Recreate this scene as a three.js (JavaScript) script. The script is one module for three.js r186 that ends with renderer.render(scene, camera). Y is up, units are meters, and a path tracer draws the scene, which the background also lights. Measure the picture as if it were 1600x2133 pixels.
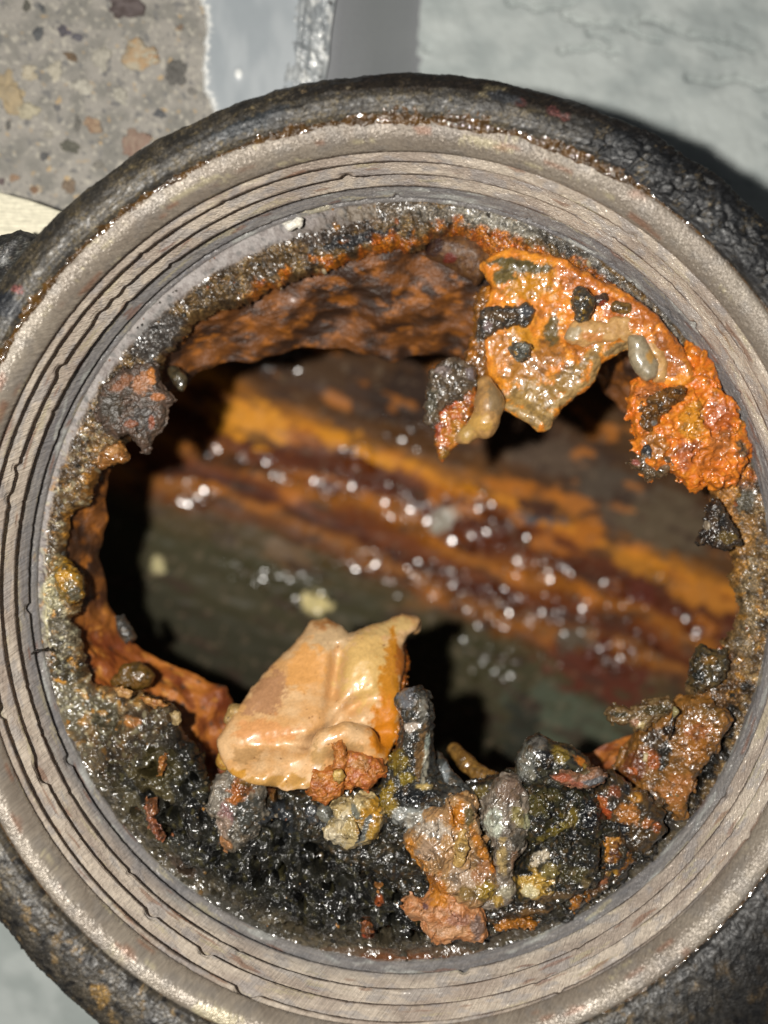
import * as THREE from 'three';

// ---------------------------------------------------------------- camera, light, exposure
// lengths below are millimetres round the centre of the ring's front edge; MM turns them into metres
const MM = 0.001, D = 150, CX = -1.7, CY = 9.3, K = 0.00038;
const scene = new THREE.Scene();
scene.background = new THREE.Color(0.05, 0.052, 0.055);
const camera = new THREE.PerspectiveCamera(2 * Math.atan(K * 1066.5) * 180 / Math.PI, 0.75, 0.01, 5);
camera.position.set(CX * MM, CY * MM, D * MM);
camera.lookAt(CX * MM, CY * MM, 0);
camera.focus = 0.161;
camera.userData.fStop = 10.5;
const renderer = new THREE.WebGLRenderer({ antialias: true });
renderer.toneMapping = THREE.LinearToneMapping;
renderer.toneMappingExposure = 1;
renderer.shadowMap.enabled = true;
const FLASH = [CX - 26, CY + 3, 157];
const flashLight = new THREE.PointLight(0xfffaf2, 0.182);
flashLight.position.set(FLASH[0] * MM, FLASH[1] * MM, FLASH[2] * MM);
flashLight.shadow.radius = 0.13; flashLight.castShadow = true;
scene.add(flashLight);
const flashLamp = new THREE.Mesh(new THREE.SphereGeometry(0.0026, 24, 16), new THREE.MeshStandardMaterial({ color: 0xffffff, emissive: 0xfffaf2, emissiveIntensity: 4 }));
flashLamp.name = 'flash_lamp'; flashLamp.position.copy(flashLight.position); flashLamp.userData = { label: 'small round white flash lamp in front of the pipe opening', category: 'lamp' }; scene.add(flashLamp);

// ---------------------------------------------------------------- helpers
const clamp = (x, a = 0, b = 1) => Math.min(b, Math.max(a, x));
const ss = (a, b, x) => { const t = clamp((x - a) / (b - a)); return t * t * (3 - 2 * t); };
const lerp = (a, b, t) => a + (b - a) * t;
function rng(seed) { return () => { seed = (seed + 0x6D2B79F5) | 0; let t = Math.imul(seed ^ (seed >>> 15), 1 | seed); t = (t + Math.imul(t ^ (t >>> 7), 61 | t)) ^ t; return ((t ^ (t >>> 14)) >>> 0) / 4294967296; }; }
const R0 = rng(77);
const PERM = new Uint8Array(512); { const p = [...Array(256).keys()]; for (let i = 255; i > 0; i--) { const j = Math.floor(R0() * (i + 1)); [p[i], p[j]] = [p[j], p[i]]; } for (let i = 0; i < 512; i++) PERM[i] = p[i & 255]; }
function gr(h, x, y, z) { h &= 15; const u = h < 8 ? x : y, v = h < 4 ? y : h === 12 || h === 14 ? x : z; return (h & 1 ? -u : u) + (h & 2 ? -v : v); }
function perlin(x, y, z) {
  let X = Math.floor(x), Y = Math.floor(y), Z = Math.floor(z); x -= X; y -= Y; z -= Z; X &= 255; Y &= 255; Z &= 255;
  const u = x * x * x * (x * (x * 6 - 15) + 10), v = y * y * y * (y * (y * 6 - 15) + 10), w = z * z * z * (z * (z * 6 - 15) + 10);
  const A = PERM[X] + Y, AA = PERM[A] + Z, AB = PERM[A + 1] + Z, B = PERM[X + 1] + Y, BA = PERM[B] + Z, BB = PERM[B + 1] + Z;
  return lerp(lerp(lerp(gr(PERM[AA], x, y, z), gr(PERM[BA], x - 1, y, z), u), lerp(gr(PERM[AB], x, y - 1, z), gr(PERM[BB], x - 1, y - 1, z), u), v),
    lerp(lerp(gr(PERM[AA + 1], x, y, z - 1), gr(PERM[BA + 1], x - 1, y, z - 1), u), lerp(gr(PERM[AB + 1], x, y - 1, z - 1), gr(PERM[BB + 1], x - 1, y - 1, z - 1), u), v), w);
}
function fbm(x, y, z, o = 3) { let s = 0, a = 0.5; for (let i = 0; i < o; i++) { s += a * perlin(x, y, z); x = x * 2.03 + 17.1; y = y * 2.03 + 5.7; z = z * 2.03 + 9.2; a *= 0.5; } return s * 1.6; }
function ridge(x, y, z, o = 3) { let s = 0, a = 0.5; for (let i = 0; i < o; i++) { s += a * (1 - 2 * Math.abs(perlin(x, y, z))); x = x * 2.1 + 3.1; y = y * 2.1 + 7.7; z = z * 2.1 + 1.3; a *= 0.5; } return s; }
const hash = (x, y, z) => { let h = PERM[(PERM[(PERM[x & 255] + y) & 255] + z) & 255]; return h; };
const CELL = [0, 0];
function cell(x, y, z) {                                             // distances to the two nearest scattered points
  const X = Math.floor(x), Y = Math.floor(y), Z = Math.floor(z); let f1 = 9, f2 = 9;
  for (let i = -1; i < 2; i++) for (let j = -1; j < 2; j++) for (let k = -1; k < 2; k++) {
    const h = hash(X + i, Y + j, Z + k), a = X + i + PERM[h] / 256 - x, b = Y + j + PERM[h + 60] / 256 - y, c = Z + k + PERM[h + 130] / 256 - z, d = a * a + b * b + c * c;
    if (d < f1) { f2 = f1; f1 = d; } else if (d < f2) f2 = d;
  }
  CELL[0] = Math.sqrt(f1); CELL[1] = Math.sqrt(f2); return CELL;
}
function facet(x, y, z) {                                             // tilted planes, one per scattered point: broken rock
  x += 0.15 * perlin(x * 2, y * 2, z * 2); const X = Math.floor(x), Y = Math.floor(y), Z = Math.floor(z); let f1 = 9, v = 0;
  for (let i = -1; i < 2; i++) for (let j = -1; j < 2; j++) for (let k = -1; k < 2; k++) {
    const h = hash(X + i, Y + j, Z + k), a = X + i + PERM[h] / 256 - x, b = Y + j + PERM[h + 60] / 256 - y, c = Z + k + PERM[h + 130] / 256 - z, d = a * a + b * b + c * c;
    if (d < f1) { f1 = d; v = a * (PERM[h + 11] / 128 - 1) + b * (PERM[h + 77] / 128 - 1) + c * (PERM[h + 33] / 128 - 1); }
  }
  return clamp(v * 1.1, -0.8, 0.8);
}
function at(px, py, z) { const s = K * (D - z); return [CX + (px - 800) * s, CY - (py - 1066.5) * s, z]; }
// base colours: the tone seen on a surface, divided by how strongly the lamp lights things there
const tmpC = new THREE.Color(), HEX = new Map();
function A(hex, gain = 1.75) { const k = hex + gain; if (!HEX.has(k)) { tmpC.set('#' + hex); HEX.set(k, [tmpC.r, tmpC.g, tmpC.b].map((v) => clamp(v / gain, 0.004, 0.82))); } return HEX.get(k); }
const mix = (a, b, t) => [a[0] + (b[0] - a[0]) * t, a[1] + (b[1] - a[1]) * t, a[2] + (b[2] - a[2]) * t];
const sc = (a, t) => [a[0] * t, a[1] * t, a[2] * t];
function ramp(list, x) {                                             // [[x, colour], ...]
  if (x <= list[0][0]) return list[0][1];
  for (let i = 1; i < list.length; i++) if (x < list[i][0]) return mix(list[i - 1][1], list[i][1], ss(list[i - 1][0], list[i][0], x));
  return list[list.length - 1][1];
}
function polySD(poly, x, y) {
  let d = 1e9, inside = false;
  for (let i = 0, j = poly.length - 1; i < poly.length; j = i++) {
    const ax = poly[j][0], ay = poly[j][1], bx = poly[i][0], by = poly[i][1], ex = bx - ax, ey = by - ay, wx = x - ax, wy = y - ay;
    const t = clamp((wx * ex + wy * ey) / (ex * ex + ey * ey + 1e-12)), qx = wx - ex * t, qy = wy - ey * t, q = qx * qx + qy * qy;
    if (q < d) d = q;
    if ((ay > y) !== (by > y) && x < (bx - ax) * (y - ay) / (by - ay) + ax) inside = !inside;
  }
  return inside ? -Math.sqrt(d) : Math.sqrt(d);
}
function geo(pos, idx, col, base = [0, 0, 0]) {
  const g = new THREE.BufferGeometry(), n = pos.length / 3, P = new Float32Array(pos.length);
  for (let i = 0; i < n; i++) for (let k = 0; k < 3; k++) P[i * 3 + k] = (pos[i * 3 + k] - base[k]) * MM;
  g.setAttribute('position', new THREE.BufferAttribute(P, 3));
  const U = new Float32Array(n * 2); for (let i = 0; i < n; i++) { U[i * 2] = (pos[i * 3] + 0.73 * pos[i * 3 + 2]) / 24; U[i * 2 + 1] = (pos[i * 3 + 1] + 0.61 * pos[i * 3 + 2]) / 24; } g.setAttribute('uv', new THREE.BufferAttribute(U, 2));
  if (col) g.setAttribute('color', new THREE.BufferAttribute(col instanceof Float32Array ? col : new Float32Array(col), 3));
  g.setIndex(n > 65535 ? new THREE.BufferAttribute(idx instanceof Uint32Array ? idx : new Uint32Array(idx), 1) : new THREE.BufferAttribute(new Uint16Array(idx), 1));
  g.computeVertexNormals(); return g;
}
const used = new Map();
function numbered(name) { const n = used.get(name) ?? 0; used.set(name, n + 1); return n ? `${name}_${String(n).padStart(3, '0')}` : name; }
function mesh(name, g, m, parent, base) {
  const o = new THREE.Mesh(g, m); o.name = parent ? name : numbered(name); o.castShadow = o.receiveShadow = true;
  if (base) o.position.set(base[0] * MM, base[1] * MM, base[2] * MM);
  (parent ?? scene).add(o); return o;
}
function tag(o, label, category, group, kind) { const u = {}; if (label) u.label = label; if (category) u.category = category; if (group) u.group = group; if (kind) u.kind = kind; o.userData = u; return o; }
function grainTex(seed, f, srgb) {                                    // a tile of 24 mm, 768 texels a side
  const n = 768, px = new Uint8Array(n * n * 4), L = 24;
  for (let y = 0; y < n; y++) for (let x = 0; x < n; x++) {
    const u = x / n, v = y / n, e = (a, b) => f(a * L, b * L), w = (t) => ss(0.86, 1, t), wu = w(u), wv = w(v); let q = e(u, v);
    if (wu > 0) q = lerp(q, e(u - 1, v), wu); if (wv > 0) { let q2 = e(u, v - 1); if (wu > 0) q2 = lerp(q2, e(u - 1, v - 1), wu); q = lerp(q, q2, wv); }
    q = clamp(q) * 255; px.set([q, q, q, 255], (y * n + x) * 4);
  }
  const t = new THREE.DataTexture(px, n, n); t.wrapS = t.wrapT = THREE.RepeatWrapping; t.magFilter = THREE.LinearFilter; t.needsUpdate = true; return t;
}
const GRIT = grainTex(1, (x, y) => 0.5 + 0.36 * fbm(x * 1.6, y * 1.6, 3, 4) + 0.3 * perlin(x * 4.4, y * 4.4, 9) + 0.2 * perlin(x * 8, y * 8, 5));
const LUMPS = grainTex(2, (x, y) => { cell(x * 2.2 + 0.4 * perlin(x * 2, y * 2, 1), y * 2.2, 4.5); const a = CELL[0]; cell(x * 4.6, y * 4.6, 8.5); return 0.95 - 0.62 * a - 0.3 * CELL[0] + 0.22 * fbm(x * 1.2, y * 1.2, 6, 3); });
const SPECK = grainTex(3, (x, y) => { const a = perlin(x * 4.2, y * 4.2, 2) + 0.7 * perlin(x * 7.7, y * 7.7, 6) + 0.5 * fbm(x * 0.8, y * 0.8, 3); return 0.3 + 0.22 * a + 0.75 * ss(0.22, 0.7, a); });
const SOFT = grainTex(4, (x, y) => 0.72 + 0.16 * fbm(x * 2.4, y * 2.4, 4, 3) + 0.16 * perlin(x * 5.5, y * 5.5, 7) + 0.1 * perlin(x * 9, y * 9, 8));
const phys = (roughness, clearcoat = 0, clearcoatRoughness = 0.1, extra = {}) => new THREE.MeshPhysicalMaterial({ vertexColors: true, roughness, clearcoat, clearcoatRoughness, ...extra });
const bump = (t, k) => ({ bumpMap: t, bumpScale: k * MM }), BM = { bumpMap: GRIT };
const M = {
  wet: phys(0.3, 0.6, 0.15, { map: SOFT, ...bump(LUMPS, 0.22) }), moist: phys(0.5, 0.1, 0.3, { map: SOFT, ...bump(GRIT, 0.16) }), slime: phys(0.42, 0.6, 0.12, { ...bump(GRIT, 0.02) }), dry: phys(0.85), sludge: phys(0.25, 0.9, 0.13, { map: SOFT, ...bump(LUMPS, 0.12) }), crust: phys(0.34, 0.45, 0.17, { map: SPECK, ...bump(GRIT, 0.24) }),
  brass: phys(0.36, 0, 0, { metalness: 0.22, map: SOFT, ...bump(GRIT, 0.16) }), skirt: phys(0.5, 0, 0, { metalness: 0.15, map: SOFT, ...bump(GRIT, 0.06) }), iron: phys(0.54, 0.1, 0.25, { map: SPECK, ...bump(GRIT, 0.12) }), paint: phys(0.5, 0, 0), gloss: phys(0.28, 0.6, 0.15), pipe: phys(0.8, 0.03, 0.3, { specularIntensity: 0.5 }), neck: phys(0.5, 0.5, 0.17, { ...bump(LUMPS, 0.2) }), slick: phys(0.4, 0.6, 0.1, { map: SOFT, ...bump(LUMPS, 0.1) }), grease: phys(0.3, 1, 0.08, { ...bump(LUMPS, 0.3) }),
};
// a grid of nu x nv points -> mesh; keep(i, j) may leave faces out
function gridGeo(nu, nv, f, colour, wrap, keep, base) {
  const pos = new Float32Array(nu * nv * 3), col = new Float32Array(nu * nv * 3), idx = [];
  for (let i = 0; i < nu; i++) for (let j = 0; j < nv; j++) {
    const k = (i * nv + j) * 3, p = f(i, j); pos[k] = p[0]; pos[k + 1] = p[1]; pos[k + 2] = p[2];
    const c = colour(p[0], p[1], p[2], i, j); col[k] = c[0]; col[k + 1] = c[1]; col[k + 2] = c[2];
  }
  for (let i = 0; i < (wrap ? nu : nu - 1); i++) for (let j = 0; j < nv - 1; j++) {
    const a = i * nv + j, b = ((i + 1) % nu) * nv + j; if (keep && !keep(i, j, pos, a, b)) continue;
    idx.push(a, b, a + 1, b, b + 1, a + 1);
  }
  return geo(pos, new Uint32Array(idx), col, base);
}
// surface nets over a distance field
function nets(lo, hi, c, f) {
  const n = [0, 1, 2].map((k) => Math.ceil((hi[k] - lo[k]) / c) + 1), [nx, ny, nz] = n, V = new Float32Array(nx * ny * nz);
  for (let k = 0, q = 0; k < nz; k++) for (let j = 0; j < ny; j++) for (let i = 0; i < nx; i++, q++) V[q] = (i === 0 || j === 0 || k === 0 || i === nx - 1 || j === ny - 1 || k === nz - 1) ? 1 : f(lo[0] + i * c, lo[1] + j * c, lo[2] + k * c, i, j);
  const id = new Int32Array(nx * ny * nz).fill(-1), pos = [], idx = [], O = [0, 1, nx, nx + 1, nx * ny, nx * ny + 1, nx * ny + nx, nx * ny + nx + 1];
  const E = [[0, 1], [2, 3], [4, 5], [6, 7], [0, 2], [1, 3], [4, 6], [5, 7], [0, 4], [1, 5], [2, 6], [3, 7]];
  for (let k = 0; k < nz - 1; k++) for (let j = 0; j < ny - 1; j++) for (let i = 0; i < nx - 1; i++) {
    const q = i + nx * (j + ny * k); let m = 0; for (let e = 0; e < 8; e++) if (V[q + O[e]] < 0) m |= 1 << e;
    if (m === 0 || m === 255) continue;
    let x = 0, y = 0, z = 0, s = 0;
    for (const [a, b] of E) if (((m >> a) & 1) !== ((m >> b) & 1)) { const va = V[q + O[a]], vb = V[q + O[b]], t = va / (va - vb); x += (a & 1) + t * ((b & 1) - (a & 1)); y += ((a >> 1) & 1) + t * (((b >> 1) & 1) - ((a >> 1) & 1)); z += (a >> 2) + t * ((b >> 2) - (a >> 2)); s++; }
    id[q] = pos.length / 3; pos.push(lo[0] + (i + x / s) * c, lo[1] + (j + y / s) * c, lo[2] + (k + z / s) * c);
  }
  const st = [1, nx, nx * ny];
  for (let k = 1; k < nz - 1; k++) for (let j = 1; j < ny - 1; j++) for (let i = 1; i < nx - 1; i++) {
    const q = i + nx * (j + ny * k), a = V[q] < 0;
    for (let e = 0; e < 3; e++) {
      if (a === (V[q + st[e]] < 0)) continue;
      const u = st[(e + 1) % 3], v = st[(e + 2) % 3], A0 = id[q], B0 = id[q - u], C0 = id[q - u - v], D0 = id[q - v];
      if (a) idx.push(A0, B0, C0, A0, C0, D0); else idx.push(A0, C0, B0, A0, D0, C0);
    }
  }
  return [pos, idx];
}
function capsule(p, a, b) {
  const dx = b[0] - a[0], dy = b[1] - a[1], dz = b[2] - a[2], wx = p[0] - a[0], wy = p[1] - a[1], wz = p[2] - a[2];
  const t = clamp((wx * dx + wy * dy + wz * dz) / (dx * dx + dy * dy + dz * dz + 1e-9));
  return Math.hypot(wx - dx * t, wy - dy * t, wz - dz * t) - lerp(a[3], b[3], t);
}
const smin = (a, b, k) => { const h = Math.max(k - Math.abs(a - b), 0) / k; return Math.min(a, b) - h * h * k / 4; };
const DISP = {
  p: (x, y, z) => -fbm(x, y, z, 3), r: (x, y, z) => -ridge(x, y, z, 3), c: (x, y, z) => cell(x, y, z)[0] - 0.5, g: (x, y, z) => -(1 - ss(0.1, 0.55, cell(x, y, z)[0])),
  k: (x, y, z) => { const c = cell(x + 0.3 * perlin(x, y, z), y + 0.3 * perlin(y, z, x), z); return 1 - ss(0, 0.16, c[1] - c[0]); }, f: (x, y, z) => facet(x, y, z),
};
// spots: [px, py, rx, ry, colour, turn in degrees]; their outlines are broken up by noise
function spotted(c, u, v, n, spots) {
  for (const [x, y, rx, ry, hex, turn = 0] of spots) {
    let dx = u - x, dy = v - y; if (turn) { const a = turn * Math.PI / 180, k = Math.cos(a), s = Math.sin(a);[dx, dy] = [dx * k + dy * s, -dx * s + dy * k]; }
    const d = Math.hypot(dx / rx, dy / (ry || rx)); if (d > 1.7) continue;
    const w = 1 - ss(0.75, 1.15, d + n * 0.55); if (w > 0) c = mix(c, Array.isArray(hex) ? hex : A(hex), w);
  }
  return c;
}
let seedN = 0; const GROW = 0.42;
// one lump, flake or flap: a rounded slab with the outline `poly` (picture pixels, taken to millimetres at depth z), chains of round beads `caps`, and relief `disp`
function piece(o) {
  const Z = o.z, off = (seedN += 13.37), poly = (o.poly ?? []).map(([x, y]) => at(x, y, Z)), c = o.cell ?? 0.2, T = o.T ?? 2, Tb = o.Tb ?? T, R = o.R ?? T;
  const caps = (o.caps ?? []).map((ch) => ch.map(([x, y, z, r]) => [...at(x, y, z), r * K * (D - z)]));
  const px = (x) => 800 + (x - CX) / (K * (D - Z)), py = (y) => 1066.5 - (y - CY) / (K * (D - Z));
  const ext = (o.poly ?? []).reduce((a, [x, y]) => [Math.min(a[0], x), Math.max(a[1], x), Math.min(a[2], y), Math.max(a[3], y)], [9e9, -9e9, 9e9, -9e9]), grow0 = Math.min(ext[1] - ext[0], ext[3] - ext[2]) < 45 ? 0.1 : GROW; let lo = [1e9, 1e9, 1e9], hi = [-1e9, -1e9, -1e9]; const amp = (o.disp ?? []).reduce((s, d) => s + d[0], 0), pad = amp + c * 3 + 0.4;
  const grow = (p, r) => { for (let k = 0; k < 3; k++) { lo[k] = Math.min(lo[k], p[k] - r); hi[k] = Math.max(hi[k], p[k] + r); } };
  const mx = poly.length ? poly.reduce((s, p) => s + p[0], 0) / poly.length : 0, my = poly.length ? poly.reduce((s, p) => s + p[1], 0) / poly.length : 0, tl = o.tilt ?? [0, 0];
  const zc = (x, y) => Z + tl[0] * (x - mx) + tl[1] * (y - my) + (o.h ? o.h(px(x), py(y)) : 0);
  for (const p of poly) { const q = [p[0], p[1], zc(p[0], p[1])]; grow(q, 0.3); }
  if (poly.length) { for (let a = 0; a <= 8; a++) for (let b = 0; b <= 8; b++) { const x = lerp(lo[0], hi[0], a / 8), y = lerp(lo[1], hi[1], b / 8); if (polySD(poly, x, y) < 1) grow([x, y, zc(x, y)], 0.1); } lo[2] -= Tb; hi[2] += T; }
  for (const ch of caps) for (const q of ch) grow(q, q[3]);
  lo = lo.map((v) => v - pad); hi = hi.map((v) => v + pad);
  const nx = Math.ceil((hi[0] - lo[0]) / c) + 1, ny = Math.ceil((hi[1] - lo[1]) / c) + 1, S = new Float32Array(nx * ny), H = new Float32Array(nx * ny), w = o.warp ?? [0.25, 1];
  if (poly.length) for (let j = 0; j < ny; j++) for (let i = 0; i < nx; i++) { const x = lo[0] + i * c, y = lo[1] + j * c; S[j * nx + i] = polySD(poly, x + w[0] * fbm(x * w[1], y * w[1], off), y + w[0] * fbm(x * w[1], y * w[1], off + 40)); H[j * nx + i] = zc(x, y); }
  const kk = o.k ?? 0.8, f = (x, y, z, i, j) => {
    let d = 1e9;
    if (poly.length) { const s = S[j * nx + i] - grow0, dz = z - H[j * nx + i]; if (s < 0) { const e = 1 - Math.min(-s / R, 1); d = Math.abs(dz) - (dz > 0 ? T : Tb) * Math.sqrt(1 - e * e); d = Math.max(d * 0.75, -(-s)); } else d = Math.hypot(s, dz); }
    for (const ch of caps) for (let q = 0; q < Math.max(1, ch.length - 1); q++) { const e = capsule([x, y, z], ch[q], ch[Math.min(q + 1, ch.length - 1)]); d = d > 1e8 ? e : smin(d, e, kk); }
    if (Math.abs(d) < amp * 1.3 + c * 2) for (const [a, q, type] of o.disp ?? []) d += a * DISP[type ?? 'p'](x * q + off, y * q, z * q);
    return d;
  };
  const [pos, idx] = nets(lo, hi, c, f), n = pos.length / 3, col = new Float32Array(n * 3), b0 = A(o.base[0], o.gain), b1 = A(o.base[1] ?? o.base[0], o.gain), q = o.grain ?? 1.2;
  for (let i = 0; i < n; i++) {
    const x = pos[i * 3], y = pos[i * 3 + 1], z = pos[i * 3 + 2], n1 = fbm(x * q + off, y * q, z * q, 3), n2 = fbm(x * 0.9, y * 0.9 + off, z * 0.9, 3), n3 = perlin(x * 4.3, y * 4.3, z * 4.3 + off);
    let k = mix(b0, b1, ss(-0.3, 0.3, n1)); k = spotted(k, px(x), py(y), n2 * 1.2 + n3 * 0.35, o.spots ?? []);
    for (const [hex, fr, th] of o.flecks ?? []) if (fbm(x * fr, y * fr + off * 2, z * fr, 2) > th) k = mix(k, A(hex), 0.85);
    const dt = o.dirt ?? (o.mat === 'slick' ? 0.42 : o.mat && o.mat !== 'wet' ? 0.25 : 0.55); if (dt && o.mat !== 'slime') { const e = fbm(x * 0.75 + off, y * 0.75, z * 0.75 + 30, 4); k = mix(k, A('2b2822'), dt * ss(0.12, 0.34, e)); k = mix(k, A('8a6a3c'), 0.5 * dt * ss(0.15, 0.4, fbm(x * 1.1, y * 1.1 + off, z + 60, 3))); }
    k = sc(k, (1 + n3 * 0.25) * (o.mat === 'slime' ? 1 : o.mat === 'iron' ? 2 : 1.32)); col[i * 3] = k[0]; col[i * 3 + 1] = k[1]; col[i * 3 + 2] = k[2];
  }
  const base = o.parentBase ?? [(lo[0] + hi[0]) / 2, (lo[1] + hi[1]) / 2, (lo[2] + hi[2]) / 2], g = geo(pos, idx, col, base);
  const m = mesh(o.name, g, M[o.mat ?? 'wet'], o.parent, o.parent ? null : base); m.userBase = base;
  if (!o.parent || o.label) tag(m, o.label, o.category, o.group); return m;
}

// ---------------------------------------------------------------- the walls behind the pipe
const outside = (x, y, r = 59) => (x - 1) * (x - 1) + (y + 2) * (y + 2) > r * r;
function wallGrid(name, x0, x1, y0, y1, z, step, relief, colour, m, label) {
  const a = at(x0, y1, z), b = at(x1, y0, z), nu = Math.ceil((b[0] - a[0]) / step) + 1, nv = Math.ceil((b[1] - a[1]) / step) + 1;
  const g = gridGeo(nu, nv, (i, j) => { const x = lerp(a[0], b[0], i / (nu - 1)), y = lerp(a[1], b[1], j / (nv - 1)); return [x, y, z + relief(x, y)]; }, colour, false, (i, j, pos, p) => outside(pos[p * 3], pos[p * 3 + 1]), [0, 0, z]);
  const o = mesh(name, g, m, null, [0, 0, z]); tag(o, label, null, null, 'structure'); return o;
}
const edgeX = (py) => 412 + 0.115 * py + 9 * Math.sin(py * 0.03) + 9 * fbm(py * 0.02, 3.3, 0, 2) + 4 * perlin(py * 0.11, 1, 1);     // where the paint ends on the concrete, in pixels
const PZ = -35, pxAt = (x, z) => 800 + (x - CX) / (K * (D - z)), pyAt = (y, z) => 1066.5 - (y - CY) / (K * (D - z));
const concrete = wallGrid('concrete_wall', -260, 470, -260, 640, PZ, 0.22, (x, y) => 0.1 * fbm(x * 0.8, y * 0.8, 0) + 0.04 * perlin(x * 4, y * 4, 2), (x, y) => {
  let c = mix(A('8d8982', 1.0), A('75736d', 1.0), ss(-0.3, 0.4, fbm(x * 0.25, y * 0.25, 4)));
  const f = fbm(x * 1.1, y * 1.1, 7, 3), g = fbm(x * 0.7, y * 0.7, 12, 3), h = perlin(x * 2.6, y * 2.6, 1);
  c = mix(c, A('a9a498', 1.0), ss(0.2, 0.45, f) * 0.8); c = mix(c, A('6b6a68', 1.0), ss(0.32, 0.45, g)); c = mix(c, A('4c4a4a', 1.0), ss(0.42, 0.55, h) * 0.8); c = mix(c, A('b09468', 1.0), ss(0.4, 0.55, fbm(x * 0.8, y * 0.8, 31, 2)) * 0.7);
  return sc(c, 1 + 0.14 * perlin(x * 7, y * 7, 5));
}, M.dry, 'bare concrete with sawn stones, upper left');
function pebbleGeo(seed, sx, sy, sz, lump = 0.3) {
  const g = new THREE.IcosahedronGeometry(1, 3).toNonIndexed(), p = g.attributes.position, q = [], n = p.count;
  for (let i = 0; i < n; i++) { const x = p.getX(i), y = p.getY(i), z = p.getZ(i), k = 1 + lump * fbm(x * 1.2 + seed, y * 1.2, z * 1.2, 2) + lump * 0.4 * (cell(x * 1.3 + seed, y * 1.3, z * 1.3)[0] - 0.5); q.push(x * k * sx * MM, y * k * sy * MM, z * k * sz * MM); }
  const h = new THREE.BufferGeometry(); h.setAttribute('position', new THREE.Float32BufferAttribute(q, 3)); return h;
}
function smoothPebble(seed, sx, sy, sz, lump, colour) {
  const g = new THREE.IcosahedronGeometry(1, 7), p = g.attributes.position, col = [], P = new Float32Array(p.count * 3);
  for (let i = 0; i < p.count; i++) { const x = p.getX(i), y = p.getY(i), z = p.getZ(i), k = 1 + lump * fbm(x * 1.1 + seed, y * 1.1, z * 1.1, 3) - lump * 0.5 * cell(x * 1.4 + seed, y * 1.4, z * 1.4)[0]; P.set([x * k * sx * MM, y * k * sy * MM, z * k * sz * MM], i * 3); const n = fbm(x * 2 + seed, y * 2, z * 2, 3); const c = sc(mix(colour[0], colour[1], ss(-0.25, 0.3, n)), 1 + 0.25 * perlin(x * 9, y * 9 + seed, z * 9)); col.push(...c); }
  g.setAttribute('position', new THREE.BufferAttribute(P, 3)); g.setAttribute('color', new THREE.Float32BufferAttribute(col, 3)); g.computeVertexNormals(); return g;
}
function smoothNormals(g) {                                           // icosahedra come unjoined: normals from the direction of the face groups around each place
  const p = g.attributes.position, n = g.attributes.normal, acc = new Map(), key = (i) => `${Math.round(p.getX(i) * 1e7)},${Math.round(p.getY(i) * 1e7)},${Math.round(p.getZ(i) * 1e7)}`;
  for (let i = 0; i < p.count; i++) { const k = key(i), a = acc.get(k) ?? [0, 0, 0]; a[0] += n.getX(i); a[1] += n.getY(i); a[2] += n.getZ(i); acc.set(k, a); }
  for (let i = 0; i < p.count; i++) { const a = acc.get(key(i)), l = Math.hypot(...a) || 1; n.setXYZ(i, a[0] / l, a[1] / l, a[2] / l); } return g;
}
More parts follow.
